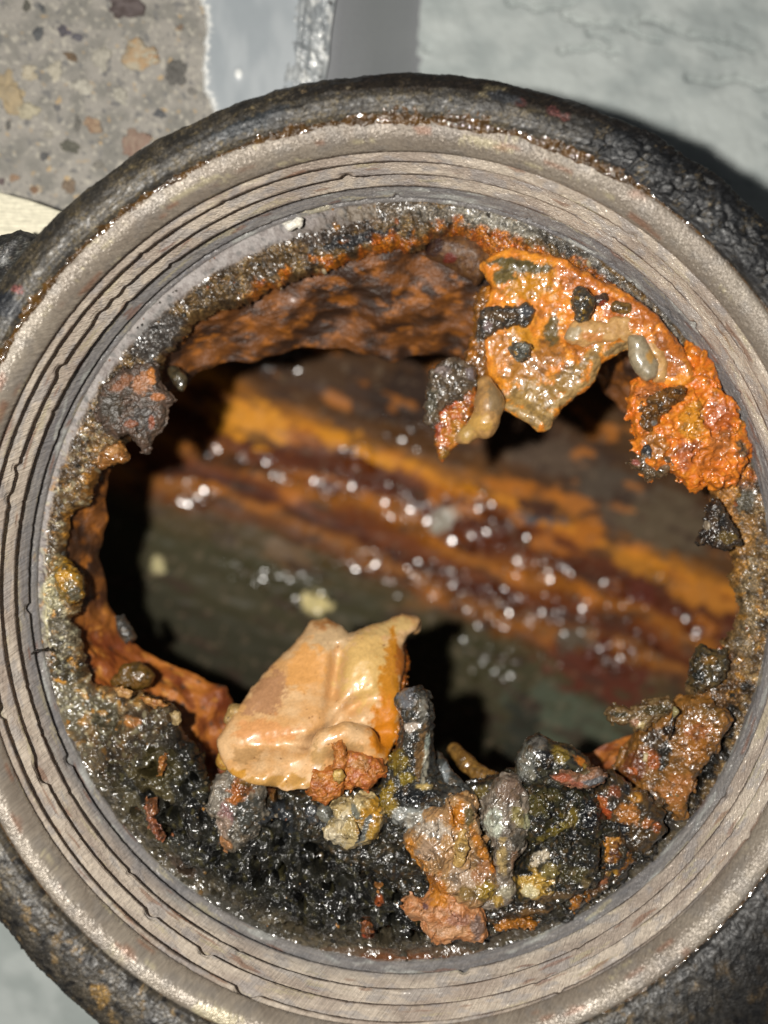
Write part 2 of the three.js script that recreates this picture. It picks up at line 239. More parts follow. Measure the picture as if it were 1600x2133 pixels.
{ // stones in the concrete: [px, py, rx, ry, turn, colours]
  const S = [[258, 6, 42, 36, 10, '3a2c2c', '55484a'], [82, 70, 13, 19, 20, '3c4046', '4e5256'], [55, 12, 10, 13, 0, '44433c', '57564c'], [88, 18, 7, 10, 0, '3d4145', '50545a'], [132, 64, 17, 12, 30, '504c58', '3c3a44'], [160, 78, 16, 9, 20, '5d5c68', '4a4a52'], [148, 118, 18, 9, 40, '6a5236', '4e3f2c'], [298, 118, 38, 34, 10, 'a8a08c', 'a98a62'], [318, 112, 14, 13, 0, '94683f', 'b08a5c'], [366, 152, 25, 33, -10, '5c5a56', '474644'], [334, 238, 14, 10, 5, '45484e', '595c60'], [148, 305, 22, 15, 15, '4c4c42', '5c5b50'], [92, 326, 8, 11, 0, '484a4c', '5a5a5c'], [162, 262, 8, 20, 5, '54534e', '66645e'], [192, 262, 21, 16, 25, '8a6f58', '9c8468'], [278, 300, 28, 34, 20, '8f7a6a', '836657'], [15, 195, 34, 48, -15, '9b8c70', 'aa9672'], [60, 152, 18, 17, 0, 'b8b09c', 'a89c84'], [115, 148, 17, 24, 0, 'bab3a2', 'aaa492'], [212, 118, 24, 28, 20, 'aca79a', '9c988c'], [30, 370, 12, 9, 0, '8c7058', '9c8066'], [143, 388, 15, 17, 0, '6e5c4a', '7e6c58'], [70, 396, 10, 9, 0, '8a6a50', '77593f'], [17, 262, 7, 11, 0, '63625e', '54534f'], [172, 180, 22, 18, 0, 'b7b3a6', 'a5a094'], [3, 378, 10, 10, 0, '57494a', '6a5a5a'], [60, 230, 30, 20, 10, 'b0a890', '9f977f'], [250, 200, 20, 14, 30, 'aeaa9d', '9d998d'], [375, 58, 9, 7, 0, '7d6a58', '6d5b4a'], [310, 40, 14, 9, 0, '8f8c84', 'a29e94'], [400, 190, 10, 8, 0, '7d7a74', '6d6a66'], [120, 225, 9, 7, 0, '6a6a6c', '585a5c'], [205, 345, 12, 10, 0, '737069', '8b877d'], [330, 300, 12, 9, 10, 'ab9c82', '998a70'], [100, 280, 12, 9, 0, '8c887e', 'a09b90']];
  S.forEach(([x, y, rx, ry, t, c0, c1], i) => { const p = at(x, y, PZ), s = K * (D - PZ); const o = mesh('stone', smoothNormals(smoothPebble(i * 5.3 + 2, rx * s * 1.0, ry * s * 1.0, 0.42, 0.75, [mix(A(c0, 1.15), A('85817a', 1.0), 0.12), mix(A(c1, 1.15), A('85817a', 1.0), 0.2)])), M.dry, concrete); o.position.set(p[0] * MM, p[1] * MM, 0); o.rotation.z = -t * Math.PI / 180; });
}
{ // grey paint coat that ends in a torn, pale edge over the concrete
  const z = PZ + 0.75, y0 = -260, y1 = 640, nv = 420, nu = 120, a = at(0, y0, z)[1], b = at(0, y1, z)[1];
  const painted = tag(mesh('painted_wall', gridGeo(nu, nv, (i, j) => { const y = lerp(b, a, j / (nv - 1)), e = edgeX(pyAt(y, z)), t = i / (nu - 1), x = lerp(e, 640, t), q = at(x, 0, z)[0]; return [q, y, z - 0.75 * (1 - ss(0, 0.03, t)) + 0.08 * fbm(q * 0.3, y * 0.12, 1) + 0.3 * Math.exp(-(((x - 497) / 7) ** 2 + ((pyAt(y, z) - 154) / 9) ** 2)) - 0.5 * ss(0.9, 1, t)]; },
    (x, y) => { const px = pxAt(x, z), py = pyAt(y, z), e = px - edgeX(py), c = mix(A('9aa0a4', 1.0), A('8b9297', 1.0), ss(-0.3, 0.3, fbm(x * 0.2, y * 0.08, 6))); let k = mix(c, A('d2d3d0', 1.0), 1 - ss(6, 17, e + 9 * fbm(x * 1.2, y * 1.2, 9))); k = mix(k, A('d8dad8', 1.0), 1 - ss(0.5, 1, Math.hypot((px - 497) / 10, (py - 154) / 13))); return sc(k, 1 + 0.04 * perlin(x * 5, y * 5, 3)); },
    false, (i, j, pos, p) => outside(pos[p * 3], pos[p * 3 + 1]), [0, 0, z]), M.paint, null, [0, 0, z]), 'smooth grey painted strip with a torn pale edge beside the concrete', null, null, 'structure');
  // beads of paint along the corner
  const seam = gridGeo(300, 46, (i, j) => { const y = lerp(at(0, 420, PZ)[1], at(0, -260, PZ)[1], i / 299), t = j / 45, x = at(606 + 90 * t - 0.11 * pyAt(y, PZ) + 7 * fbm(y * 0.08, 2, 2), 0, PZ)[0]; const lump = ss(0, 0.12, t) * ss(1, 0.85, t); return [x, y, PZ - 0.2 + lump * (0.9 + 1.1 * fbm(x * 0.5, y * 0.35, 3) + 0.7 * ss(0.2, 0.3, t) * ss(0.42, 0.32, t) - 0.5 * ss(0.5, 0.62, t) + 0.35 * ridge(x * 1.1, y * 0.8, 8))]; },
    (x, y) => { const px = pxAt(x, PZ); let c = mix(A('888d90', 1.0), A('a4a8a9', 1.0), ss(-0.2, 0.3, fbm(x * 0.5, y * 0.3, 2))); c = mix(c, A('c8cac8', 1.0), ss(0.12, 0.4, fbm(x * 0.8, y * 0.6, 21)) * ss(620, 640, px + 0.11 * pyAt(y, PZ) - 10)); return mix(c, A('3c3a38', 1.0), ss(0.32, 0.5, fbm(x * 0.9, y * 0.9, 33)) * ss(655, 672, px + 0.11 * pyAt(y, PZ) - 10)); }, false, (i, j, pos, p) => outside(pos[p * 3], pos[p * 3 + 1]), [0, 0, PZ]);
  mesh('paint_bead', seam, M.gloss, painted).position.set(0, 0, (PZ - z) * MM);
  // the side of the corner, running back to the far wall
  const c0 = at(668, 0, PZ - 1)[0], c1 = at(880, 0, -58)[0], side = gridGeo(140, 260, (i, j) => { const t = i / 139, y = lerp(at(0, 420, -45)[1], at(0, -420, -45)[1], j / 259), x = lerp(c0 + at(812 - 0.11 * pyAt(y, PZ), 0, PZ)[0] - CX - 0.6, c1, t); return [x, y, lerp(PZ - 0.4, -56.6, Math.pow(ss(-0.08, 1.08, t), 1.1)) + 0.35 * fbm(t * 3, y * 0.02, 4, 2)]; },
    (x, y, z, i) => sc(A('85878a', 0.85), 1 + 0.06 * perlin(x * 2, y * 2, 3)), false, (i, j, pos, p) => outside(pos[p * 3], pos[p * 3 + 1]), [0, 0, PZ]);
  tag(mesh('corner_wall', side, M.gloss, null, [0, 0, PZ]), 'smooth grey curved recess between the painted strip and the far wall', null, null, 'structure');
}
{ // far wall with cracks, and the grey floor seen lower left
  const cr = [[[845, 18], [900, 30], [960, 34], [1010, 60], [1045, 66]].map(([x, y]) => [x + 330, y + 14]), [[1305, 60], [1325, 42], [1345, 36], [1370, 40], [1392, 56]], [[1392, 56], [1440, 70], [1500, 78], [1545, 92], [1570, 104]], [[1225, 66], [1250, 72], [1270, 80]], [[1430, 160], [1480, 168], [1530, 160], [1600, 180]], [[1060, 2], [1130, 14], [1190, 8]], [[1170, 100], [1230, 98], [1290, 108]]].map((l) => l.map(([x, y]) => at(x, y, -56)));
  const near = (x, y) => { let d = 9; for (const l of cr) for (let i = 0; i < l.length - 1; i++) { const e = capsule([x, y, -56], [...l[i], 0], [...l[i + 1], 0]); if (e < d) d = e; } return d; };
  wallGrid('plaster_wall', 862, 2000, -420, 900, -56, 0.32, (x, y) => { const n = near(x + 0.8 * fbm(x * 0.5, y * 0.5, 2), y + 0.8 * fbm(x * 0.5, y * 0.5, 5)); return 0.45 * fbm(x * 0.16, y * 0.2, 3) + 0.12 * fbm(x * 0.9, y * 0.9, 3) - 1.1 * (1 - ss(0.1, 0.75, n + 0.35 * fbm(x * 0.9, y * 0.9, 9))) - 0.5 * ss(0.42, 0.55, fbm(x * 0.12, y * 0.3, 15, 4)); },
    (x, y) => sc(mix(A('a2a8a6', 0.84), A('8e9594', 0.84), ss(-0.3, 0.4, fbm(x * 0.1, y * 0.13, 16, 4))), 1 + 0.08 * perlin(x * 2.2, y * 2.2, 3)), M.dry, 'pale grey plastered wall with hairline cracks behind the pipe, upper right');
  wallGrid('floor', -420, 420, 1700, 2500, -50, 0.5, (x, y) => 0.2 * fbm(x * 0.2, y * 0.2, 8), (x, y) => sc(mix(A('a0a6a4', 0.95), A('8d9492', 0.95), ss(-0.3, 0.3, fbm(x * 0.15, y * 0.15, 23))), 1 + 0.06 * perlin(x * 2, y * 2, 3)), M.dry, 'plain grey surface below the pipe, lower left corner');
}

// ---------------------------------------------------------------- the fitting: iron hub, threaded ring, sealant, neck, pipe, crust
const fitting = tag(new THREE.Group(), 'corroded cast iron pipe opening with a threaded brass ring, seen straight into the pipe', 'pipe opening'); fitting.name = numbered('pipe_opening'); scene.add(fitting);
const TILT = 0.05;                                                    // the ring's axis leans a little
const blister = (th, r) => ss(0.2, 0.34, th) * ss(1.3, 1.12, th) * ss(55.6, 56.4, r) * ss(61.8, 60.2, r + 1.6 * Math.sin(th * 5));
const inA = (th, a, b, s = 0.12) => ss(a - s, a + s, th) * ss(b + s, b - s, th);
{
  const nu = 1900, prof = []; // [radius, z]
  for (const [r, z] of [[54.7, -2.2], [55.05, -0.5], [55.4, 0.25], [56, 0.75], [57, 1.1], [58.2, 1.2], [59.6, 0.95], [60.8, 0.3], [61.9, -0.9], [62.6, -2.6], [63, -5], [63, -9], [62.4, -16], [61.8, -30], [61.5, -48]]) prof.push([r, z]);
  const nv = 110, pt = (j) => { const t = Math.pow(j / (nv - 1), 1.35) * (prof.length - 1), i = Math.min(prof.length - 2, Math.floor(t)), f = t - i; return [lerp(prof[i][0], prof[i + 1][0], f), lerp(prof[i][1], prof[i + 1][1], f)]; };
  const f = (i, j) => {
    const th = i / nu * 2 * Math.PI, [r0, z0] = pt(j), k = clamp((r0 - 55) / 6), q = (r0 - 55) / 8, ox = 1.2 * k, oy = -1.3 * k, c = Math.cos(th), s = Math.sin(th); let x = r0 * c + ox, y = r0 * s + oy, z = z0;
    const b = blister(th < Math.PI ? th : th - 2 * Math.PI, r0 + 0.8 * fbm(x * 0.3, y * 0.3, 2)); let d = 0.28 * fbm(x * 0.22, y * 0.22, z * 0.2) + 0.1 * fbm(x * 1.3, y * 1.3, z) + 0.03 * perlin(x * 2, y * 2, z * 2);
    if (b > 0.01) { const e = DISP.k(x * 0.55, y * 0.55, 3), e2 = DISP.k(x * 1.3, y * 1.3, 8); d += b * (0.35 + 0.2 * fbm(x * 0.5, y * 0.5, 5) - 0.4 * e * ss(-0.2, 0.2, fbm(x * 0.4, y * 0.4, 77)) - 0.1 * e2); }
    const low = inA(th, 3.6, 5.9, 0.3); d += low * 0.22 * ridge(x * 1.1, y * 1.1, z);
    const e = Math.min(1, j / 6); const bl = 1 + 0.9 * inA(th, 5.15, 6.0, 0.22) * k; return [(c * (r0 - (r0 - 55)) + c * (r0 - 55) * bl + ox + c * d * q * e) * 0.987, (s * (r0 - (r0 - 55)) + s * (r0 - 55) * bl + oy + s * d * q * e) * 1.016, z + d * e];
  };
  const col = (x, y, z) => {
    const th0 = Math.atan2(y, x), th = th0 < 0 ? th0 + 2 * Math.PI : th0, r = Math.hypot(x - 1, y + 2), n = fbm(x * 0.35, y * 0.35, z * 0.3), n4 = perlin(x * 1.9, y * 1.9, z * 1.9), top = inA(th, 1.2, 3.7, 0.25), low = inA(th, 3.5, 5.9, 0.25);
    let c = mix(A('5c574f'), A('7a7060'), ss(-0.3, 0.3, n)); c = mix(c, A('a08e68'), ss(0, 0.6, n4 + 0.4 * n) * (0.2 + 0.6 * top));
    c = mix(c, A('1b1a1c'), ss(0.1, 0.4, n4 * 0.2 + fbm(x * 0.7, y * 0.7, 3)) * (0.25 + 0.65 * low));
    c = mix(c, A('c2a06a'), low * ss(0.28, 0.48, fbm(x * 0.55 + 9, y * 0.55, z * 0.5)) * 0.85);
    c = mix(c, A('2f231a'), inA(th, 0.9, 1.75, 0.12) * ss(60.6, 61.6, r + n) * 0.85);
    const b = blister(th0, r); if (b > 0.05) { c = mix(c, mix(A('2b2e33'), A('45484c'), ss(-0.3, 0.4, fbm(x, y, 3))), b * ss(-0.25, 0, n + 0.25)); c = mix(c, A('b09a72'), b * ss(0.6, 0.95, DISP.k(x * 1.3, y * 1.3, 8)) * ss(0, 0.25, fbm(x * 0.4, y * 0.4, 44))); }
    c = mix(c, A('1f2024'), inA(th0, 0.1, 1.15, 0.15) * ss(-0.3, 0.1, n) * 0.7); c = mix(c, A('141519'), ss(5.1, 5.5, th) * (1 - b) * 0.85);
    c = sc(c, 1.1); return spotted(c, pxAt(x, 0), pyAt(y, 0), fbm(x * 0.9, y * 0.9, 2) + 0.5 * n4, [[1150, 238, 17, 14, '98605a'], [1082, 218, 13, 11, '84544e'], [1176, 250, 11, 10, '946058'], [42, 606, 13, 11, 'b87068'], [20, 640, 30, 30, '3a3f48'], [1025, 195, 30, 16, 'a99a78', -15], [1050, 208, 34, 15, '5a5c60', 10], [520, 265, 90, 16, '4c5257', -22], [215, 2065, 22, 26, 'cfa45c', -30], [632, 190, 8, 5, 'e0c090'], [725, 187, 5, 4, 'f0dcb8']]);
  };
  mesh('iron_hub', gridGeo(nu, nv, f, col, true), M.iron, fitting);
}
const RC = (z) => 51.9 + 0.09 * (z + 2.5), PITCH = 4.3, ZB = -24;     // thread crest radius, pitch, lower end of the ring
{
  const nu = 1300, zs = []; for (let z = -2.5; z > ZB; z -= 0.125) zs.push(z); const head = [[55.3, -1.4], [55.3, -0.5], [55.15, -0.12], [54.9, 0], [54.5, -0.04], [54, -0.16], [53.6, -0.34], [53.2, -0.6], [52.8, -1], [52.5, -1.4], [52.2, -1.85], [52.0, -2.2]], nv = head.length + zs.length;
  const V = (t) => t < 0.04 ? 0 : t < 0.18 ? ss(0.04, 0.18, t) : t < 0.3 ? 1 : (1 - t) / 0.7;
  const phase = (th, z) => { const t = (-z - 2.5) / PITCH + th / (2 * Math.PI); return t; };
  const f = (i, j) => {
    const th = i / nu * 2 * Math.PI, c = Math.cos(th), s = Math.sin(th); let r, z;
    if (j < head.length) [r, z] = head[j]; else { z = zs[j - head.length]; const t = phase(th, z), worn = (1 + 0.25 * perlin(c * 30, s * 30, t)) - 0.35 * inA(th < 1 ? th + 2 * Math.PI : th, 6.0, 7.2, 0.3) * (0.6 + 0.4 * Math.sin(t * 9)) - 0.3 * ss(-18, -20, z); const nk = Math.max(0, perlin(c * 22, s * 22, Math.floor(t + 0.4) * 3.3) - 0.44) * 2.2 + 0.22 * Math.max(0, perlin(c * 70, s * 70, t) - 0.3); r = RC(z) + nk * ss(0.16, 0.02, Math.min(t - Math.floor(t), 1 - t + Math.floor(t))) + 1.75 * V(t - Math.floor(t)) * worn * ss(-2.5, -3.2, z) * (1 - ss(-19.3, -20.5, z)); }
    const x = c * r, y = s * r, st = fbm(c * 9, s * 9, z * 5 + r * 5, 2), g = perlin(x * 5.2, y * 5.2, z * 5.2); const d = 0.012 * st + 0.022 * g + 0.04 * perlin(x * 1.6, y * 1.6, z * 2.2) + 0.14 * Math.max(0, fbm(x * 0.5, y * 0.5, z * 2) - 0.25);
    return [(r - d) * c * 0.985 - TILT * z, (r - d) * s * 1.018, z + 0.6 * d];
  };
  const col = (x, y, z, i, j) => {
    const th = i / nu * 2 * Math.PI, c = Math.cos(th), s = Math.sin(th), t = j < head.length ? -1 : Math.floor(phase(th, z) - 0.32), st = fbm(c * 7, s * 7, z * 4 + 3, 3), g = perlin(x * 4.7, y * 4.7, z * 4.7), n = fbm(x * 0.12, y * 0.12, z * 0.3 + 7, 2);
    let k = mix(A('b6ab9d'), A('9c9085'), ss(-0.3, 0.3, n + st * 0.25)); k = mix(k, A('d6c9b4'), ss(0.1, 0.6, st) * 0.14); k = mix(k, A('7d6a5e'), ss(0.15, 0.6, -st) * 0.16); k = mix(k, A('8d8b8c'), ss(0.05, 0.3, fbm(x * 0.3, y * 0.3, z * 0.6 + 3, 3)) * 0.5);
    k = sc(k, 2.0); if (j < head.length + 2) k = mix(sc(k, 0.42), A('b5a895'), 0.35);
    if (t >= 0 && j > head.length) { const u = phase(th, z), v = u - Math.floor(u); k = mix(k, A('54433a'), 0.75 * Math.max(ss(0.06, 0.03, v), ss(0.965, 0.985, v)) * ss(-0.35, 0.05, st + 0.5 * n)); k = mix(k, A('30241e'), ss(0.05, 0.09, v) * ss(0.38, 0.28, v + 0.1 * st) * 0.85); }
    const deep = ss(-13.5, -16, z + 2.4 * (th / 6.283)); k = mix(k, mix(A('a3a09f'), A('8f8f93'), ss(-0.2, 0.2, st)), deep * 0.85); k = mix(k, A('d7d8d2'), deep * ss(0.2, 0.38, fbm(x * 0.18, y * 0.18, z * 0.9 + 5, 2)) * 0.8);
    k = mix(k, A('e4d8ae'), ss(0.36, 0.55, fbm(c * 6 + 7, s * 6, z * 0.9, 3) + 0.25 * g) * 0.5); k = mix(k, A('9a5f3c'), ss(0.38, 0.5, fbm(c * 8 + 3, s * 8, z * 1.2 + 30, 2)) * 0.5);
    return sc(k, (1 + 0.2 * g) * 1.3);
  };
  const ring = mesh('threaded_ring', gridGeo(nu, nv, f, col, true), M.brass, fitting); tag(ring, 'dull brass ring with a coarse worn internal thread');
}
{ // brown sealant squeezed out between hub and ring
  const nu = 1700, nv = 22, amt = (th, c, s) => Math.max(0.02, (0.16 + 1.25 * inA(th, 0.95, 1.75, 0.25) + 0.85 * inA(th, 1.7, 3.3, 0.3) + 0.12 * inA(th, 4.9, 5.7, 0.2)) * (0.7 + 0.5 * fbm(c * 9, s * 9, 2, 2)));
  mesh('sealant', gridGeo(nu, nv, (i, j) => { const th = i / nu * 2 * Math.PI, c = Math.cos(th), s = Math.sin(th), a = j / (nv - 1) * Math.PI, w = amt(th, c, s), ed = 0.3 * fbm(c * 30, s * 30, a, 3), r = 55.25 + (Math.cos(a) * 1.15 + 0.25) * w + ed * Math.min(1, w * 2), q = 0.35 * fbm(r * c * 1.1, r * s * 1.1, 4, 3) + 0.12 * perlin(r * c * 3, r * s * 3, 8), h = Math.sin(a) * (w * 0.55 + q * Math.min(1, w * 1.6)); return [r * c * 0.985, r * s * 1.018, -0.25 + h + 0.5 * clamp(r - 55, 0, 1.6)]; },
    (x, y) => mix(A('4a3418'), A('6a4a1c'), ss(-0.3, 0.4, fbm(x * 0.8, y * 0.8, 1))), true), M.grease, fitting);
}
// the branch pipe behind: an oval tube, its axis across the picture and falling to the right
const PA = 21 * Math.PI / 180, AX = [Math.cos(PA), -Math.sin(PA)], SX = [Math.sin(PA), Math.cos(PA)], PC = [3, 2, -60], PR = 48, PD = 30;
const sl = (x, y) => [(x - PC[0]) * AX[0] + (y - PC[1]) * AX[1], (x - PC[0]) * SX[0] + (y - PC[1]) * SX[1]];
function hitPipe(px, py) {                                             // far wall of the pipe behind a pixel -> along, across, point
  const o = [CX, CY, D], q = at(px, py, 0), d = [q[0] - o[0], q[1] - o[1], -D], [, s0] = sl(o[0], o[1]), ds = d[0] * SX[0] + d[1] * SX[1], zz = o[2] - PC[2];
  const a = (ds / PR) ** 2 + (d[2] / PD) ** 2, b = 2 * (s0 * ds / PR ** 2 + zz * d[2] / PD ** 2), c = (s0 / PR) ** 2 + (zz / PD) ** 2 - 1, t = (-b + Math.sqrt(Math.max(0, b * b - 4 * a * c))) / (2 * a);
  const p = [o[0] + d[0] * t, o[1] + d[1] * t, o[2] + d[2] * t], [l, s] = sl(p[0], p[1]); return { l, s, p };
}
let pipeColour, pipeRelief; const GP = 0.74;                                                       // how much weaker the lamp is down there
const BANDS = [[560, '2a2018'], [700, '4a321a'], [770, '3e2a18'], [830, '38281e'], [890, '4a3018'], [930, '7a4c18'], [955, 'b4731f'], [972, '8a5018'], [990, '54290f'], [1025, '43200f'], [1055, '4d2410'], [1085, '85511c'], [1115, '5c2f12'], [1140, '3e1c0e'], [1170, '7a4c20'], [1200, '54321a'], [1235, '40341e'], [1280, '34311f'], [1360, '34301f'], [1450, '2a281b'], [1560, '262419']].map(([q, h]) => [-hitPipe(800, q).s, A(h, GP)]);
const pipeSpots = [[655, 1255, 32, 22, 'b8aa78', 20], [330, 1180, 16, 18, 'a09770'], [925, 1085, 34, 24, '8a8478'], [1110, 1078, 60, 14, '4a4a4c', 4], [1150, 950, 110, 40, '4a3c30', 12], [1240, 1085, 30, 36, '2a1e18'], [470, 960, 70, 20, '4c2c14', 10], [1180, 1520, 130, 90, '3f4436', 20], [1090, 1520, 40, 70, '23241c', 0], [850, 830, 90, 60, '2a1d15', 10], [640, 760, 140, 30, '3e2c1c', 10], [1250, 1400, 120, 60, '4a2214', 25], [1200, 1330, 40, 30, '4a4034', 0], [600, 1160, 60, 30, '5a4630', 20], [520, 880, 80, 44, 'b87a22', 18], [1090, 1020, 90, 18, '94581a', 10], [1230, 1110, 34, 46, '94581a', 40], [1330, 1180, 80, 18, '94601e', 25], [1330, 1090, 90, 44, '4a3c30', 18], [1120, 1060, 50, 18, '3a2014', 12], [1460, 1240, 90, 26, '9a6222', 22], [1400, 1090, 110, 60, '4e4232', 15], [1270, 1010, 80, 40, '443a30', 12], [1330, 1235, 30, 26, '4c2014'], [760, 935, 110, 22, 'b4761e', 20]].map(([x, y, rx, ry, h, t = 0]) => { const q = hitPipe(x, y), k = K * 235; return [q.l, -q.s, rx * k, ry * k, A(h, GP), t - 21]; });  // the dark brown spot right of centre partly paints in the hanging flap's shadow
{
  const nu = 420, nv = 420, RS = hitPipe(800, 1050).s, d0 = (l, s, ph) => (ph === 0 ? 2.2 * Math.exp(-(((s - RS) / 3.2) ** 2)) * (0.7 + 0.6 * fbm(l * 0.09, 3, 3, 3)) + 1.2 * Math.exp(-(((s - RS + 10) / 2.4) ** 2)) * (0.6 + 0.8 * fbm(l * 0.1, 8, 3, 3)) : 0) + 0.5 * fbm(l * 0.07, s * 0.3, ph) + 0.13 * fbm(l * 0.3, s * 0.7, ph + 3, 2);
  const f = (i, j) => { const ph = i / nu * 2 * Math.PI, l = lerp(-74, 74, j / (nv - 1)), s = PR * Math.sin(ph), d = 1 - d0(l, s, Math.cos(ph) > 0 ? 5 : 0) / 30; return [PC[0] + AX[0] * l + SX[0] * s * d, PC[1] + AX[1] * l + SX[1] * s * d, PC[2] + PD * Math.cos(ph) * d]; };
  const col = (x, y, z) => {
    const [l, s] = sl(x, y), wob = 4.5 * fbm(l * 0.035, s * 0.07, 2, 2) + 1.6 * fbm(l * 0.1, s * 0.2, 7, 3) + 0.9 * fbm(l * 0.5, s * 1.1, 9, 3), n = fbm(l * 0.35, s * 0.6, 3, 3);
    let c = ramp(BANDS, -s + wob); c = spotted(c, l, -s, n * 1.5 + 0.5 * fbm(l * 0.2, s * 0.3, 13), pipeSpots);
    c = mix(c, A('30221a', GP), ss(0.1, 0.45, fbm(l * 0.13, s * 0.35, 41, 4)) * 0.7);  c = mix(c, A('b8702a', GP), ss(0.24, 0.5, fbm(l * 0.1, s * 0.22, 61, 4)) * 0.5 * ss(-14, 2, s));
    c = mix(c, A('6a5a48', GP), ss(0.3, 0.5, fbm(l * 0.5, s * 0.7, 81, 3)) * 0.4);
    return sc(c, 1 + 0.25 * perlin(l * 2.2, s * 3, 4));
  };
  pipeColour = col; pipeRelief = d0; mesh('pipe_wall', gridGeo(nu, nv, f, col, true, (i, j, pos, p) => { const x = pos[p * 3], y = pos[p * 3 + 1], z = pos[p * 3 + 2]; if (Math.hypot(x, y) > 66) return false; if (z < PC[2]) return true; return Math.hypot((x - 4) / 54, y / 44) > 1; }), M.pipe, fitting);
}
const NECK = [[-20, 46], [0, 50], [45, 42], [72, 34], [90, 32], [105, 34], [137, 42], [160, 45], [187, 42], [215, 30.5], [250, 31], [270, 32], [315, 38], [340, 46], [360, 50], [405, 42]];
function neckR(th) { const a = th * 180 / Math.PI; for (let i = 1; i < NECK.length; i++) if (a < NECK[i][0]) return lerp(NECK[i - 1][1], NECK[i][1], ss(NECK[i - 1][0], NECK[i][0], a)); return 50; }
{
  const nu = 560, nv = 130, f = (i, j) => {
    const th = i / nu * 2 * Math.PI, t = j / (nv - 1), c = Math.cos(th), s = Math.sin(th), re = neckR(th) + 3 * fbm(c * 2.2 + 5, s * 2.2, 3, 3) + 0.8 * fbm(c * 9, s * 9, 8, 2), ex = re * c, ey = re * s, se = sl(ex, ey)[1], ze = PC[2] + PD * Math.sqrt(Math.max(0.05, 1 - (se / PR) ** 2)) - 0.8;
    const t1 = Math.min(1, t / 0.93), back = Math.max(0, (t - 0.93) / 0.07), r = lerp(51.5, re, Math.pow(t1, 0.85)) + back * 5, z = lerp(-22, ze, t1) - back * 1.5, x = r * c + TILT * 22 * (1 - t1), y = r * s, d = 1.4 * fbm(x * 0.11, y * 0.11, z * 0.11, 2) + ss(0, -12, y) * (0.5 * (0.5 - cell(x * 0.35, y * 0.35, z * 0.35)[0]) + 0.5 * fbm(x * 0.25, y * 0.25, z * 0.25 + 9, 3)) + 0.9 * ridge(x * 0.12 + 4, y * 0.16, z * 0.2, 2) + 0.3 * fbm(x * 0.4, y * 0.4, z * 0.4, 2) + 0.05 * perlin(x * 1.5, y * 1.5, z * 1.5);
    return [x - c * d, y - s * d, z + 0.5 * d];
  };
  const G = 0.95, col = (x, y, z) => {
    const n = fbm(x * 0.18, y * 0.3, z * 0.2, 4), m = fbm(x * 0.5 + 7, y * 0.7, z * 0.5, 3); let c = mix(A('2e1b0e', G), A('663c16', G), ss(-0.3, 0.3, n)); c = mix(c, A('9a5c1c', G), ss(0.15, 0.45, m) * 0.6); c = mix(c, A('2a1a0e', G), ss(0.15, 0.45, fbm(x * 0.22 + 3, y * 0.45, z * 0.2, 4)) * 0.75);
    const low = ss(0, -14, y); c = mix(c, mix(A('8a4818', G), A('b06a28', G), ss(-0.3, 0.3, n)), low * 0.75); c = mix(c, A('c08a40', G), low * ss(0.25, 0.45, m) * 0.5); c = mix(c, A('5a2410', G), low * ss(0.05, 0.35, fbm(x * 0.28 + 11, y * 0.28, z * 0.3, 4)) * 0.75); c = mix(c, A('3a3026', G), low * ss(0.3, 0.55, fbm(x * 0.8, y * 0.8, z * 0.8, 2)));
    return sc(c, 1 + 0.2 * perlin(x * 2.5, y * 2.5, z * 2.5));
  };
  mesh('pipe_neck', gridGeo(nu, nv, f, col, true), M.neck, fitting);
}
// the crust that lines the opening: broken inner edge HOLE, from the ring inward
const HOLE = [[330, 790], [345, 735], [392, 690], [408, 666], [459, 641], [516, 631], [545, 608], [572, 597], [633, 572], [674, 564], [746, 533], [818, 515], [849, 522], [872, 520], [900, 498], [947, 487], [996, 506], [1020, 540], [1050, 600], [1080, 640], [1165, 670], [1240, 690], [1320, 730], [1360, 770], [1390, 840], [1420, 930], [1440, 990], [1489, 1011], [1476, 1051], [1486, 1132], [1523, 1147], [1535, 1178], [1523, 1203], [1538, 1243], [1545, 1274], [1534, 1300], [1531, 1313], [1507, 1339], [1500, 1356], [1457, 1349], [1441, 1387], [1438, 1422], [1434, 1441], [1440, 1500], [1420, 1580], [1380, 1640], [1330, 1670], [1250, 1680], [1150, 1690], [1050, 1680], [960, 1660], [880, 1650], [800, 1650], [720, 1640], [640, 1640], [540, 1640], [447, 1625], [421, 1558], [395, 1532], [377, 1508], [363, 1466], [303, 1448], [237, 1432], [185, 1424], [172, 1361], [161, 1319], [143, 1293], [159, 1277], [164, 1259], [172, 1235], [172, 1211], [155, 1181], [132, 1161], [135, 1111], [145, 1066], [175, 1056], [195, 1011], [205, 976], [262, 951], [258, 926], [275, 901], [300, 850]].map(([x, y]) => at(x, y, -22));
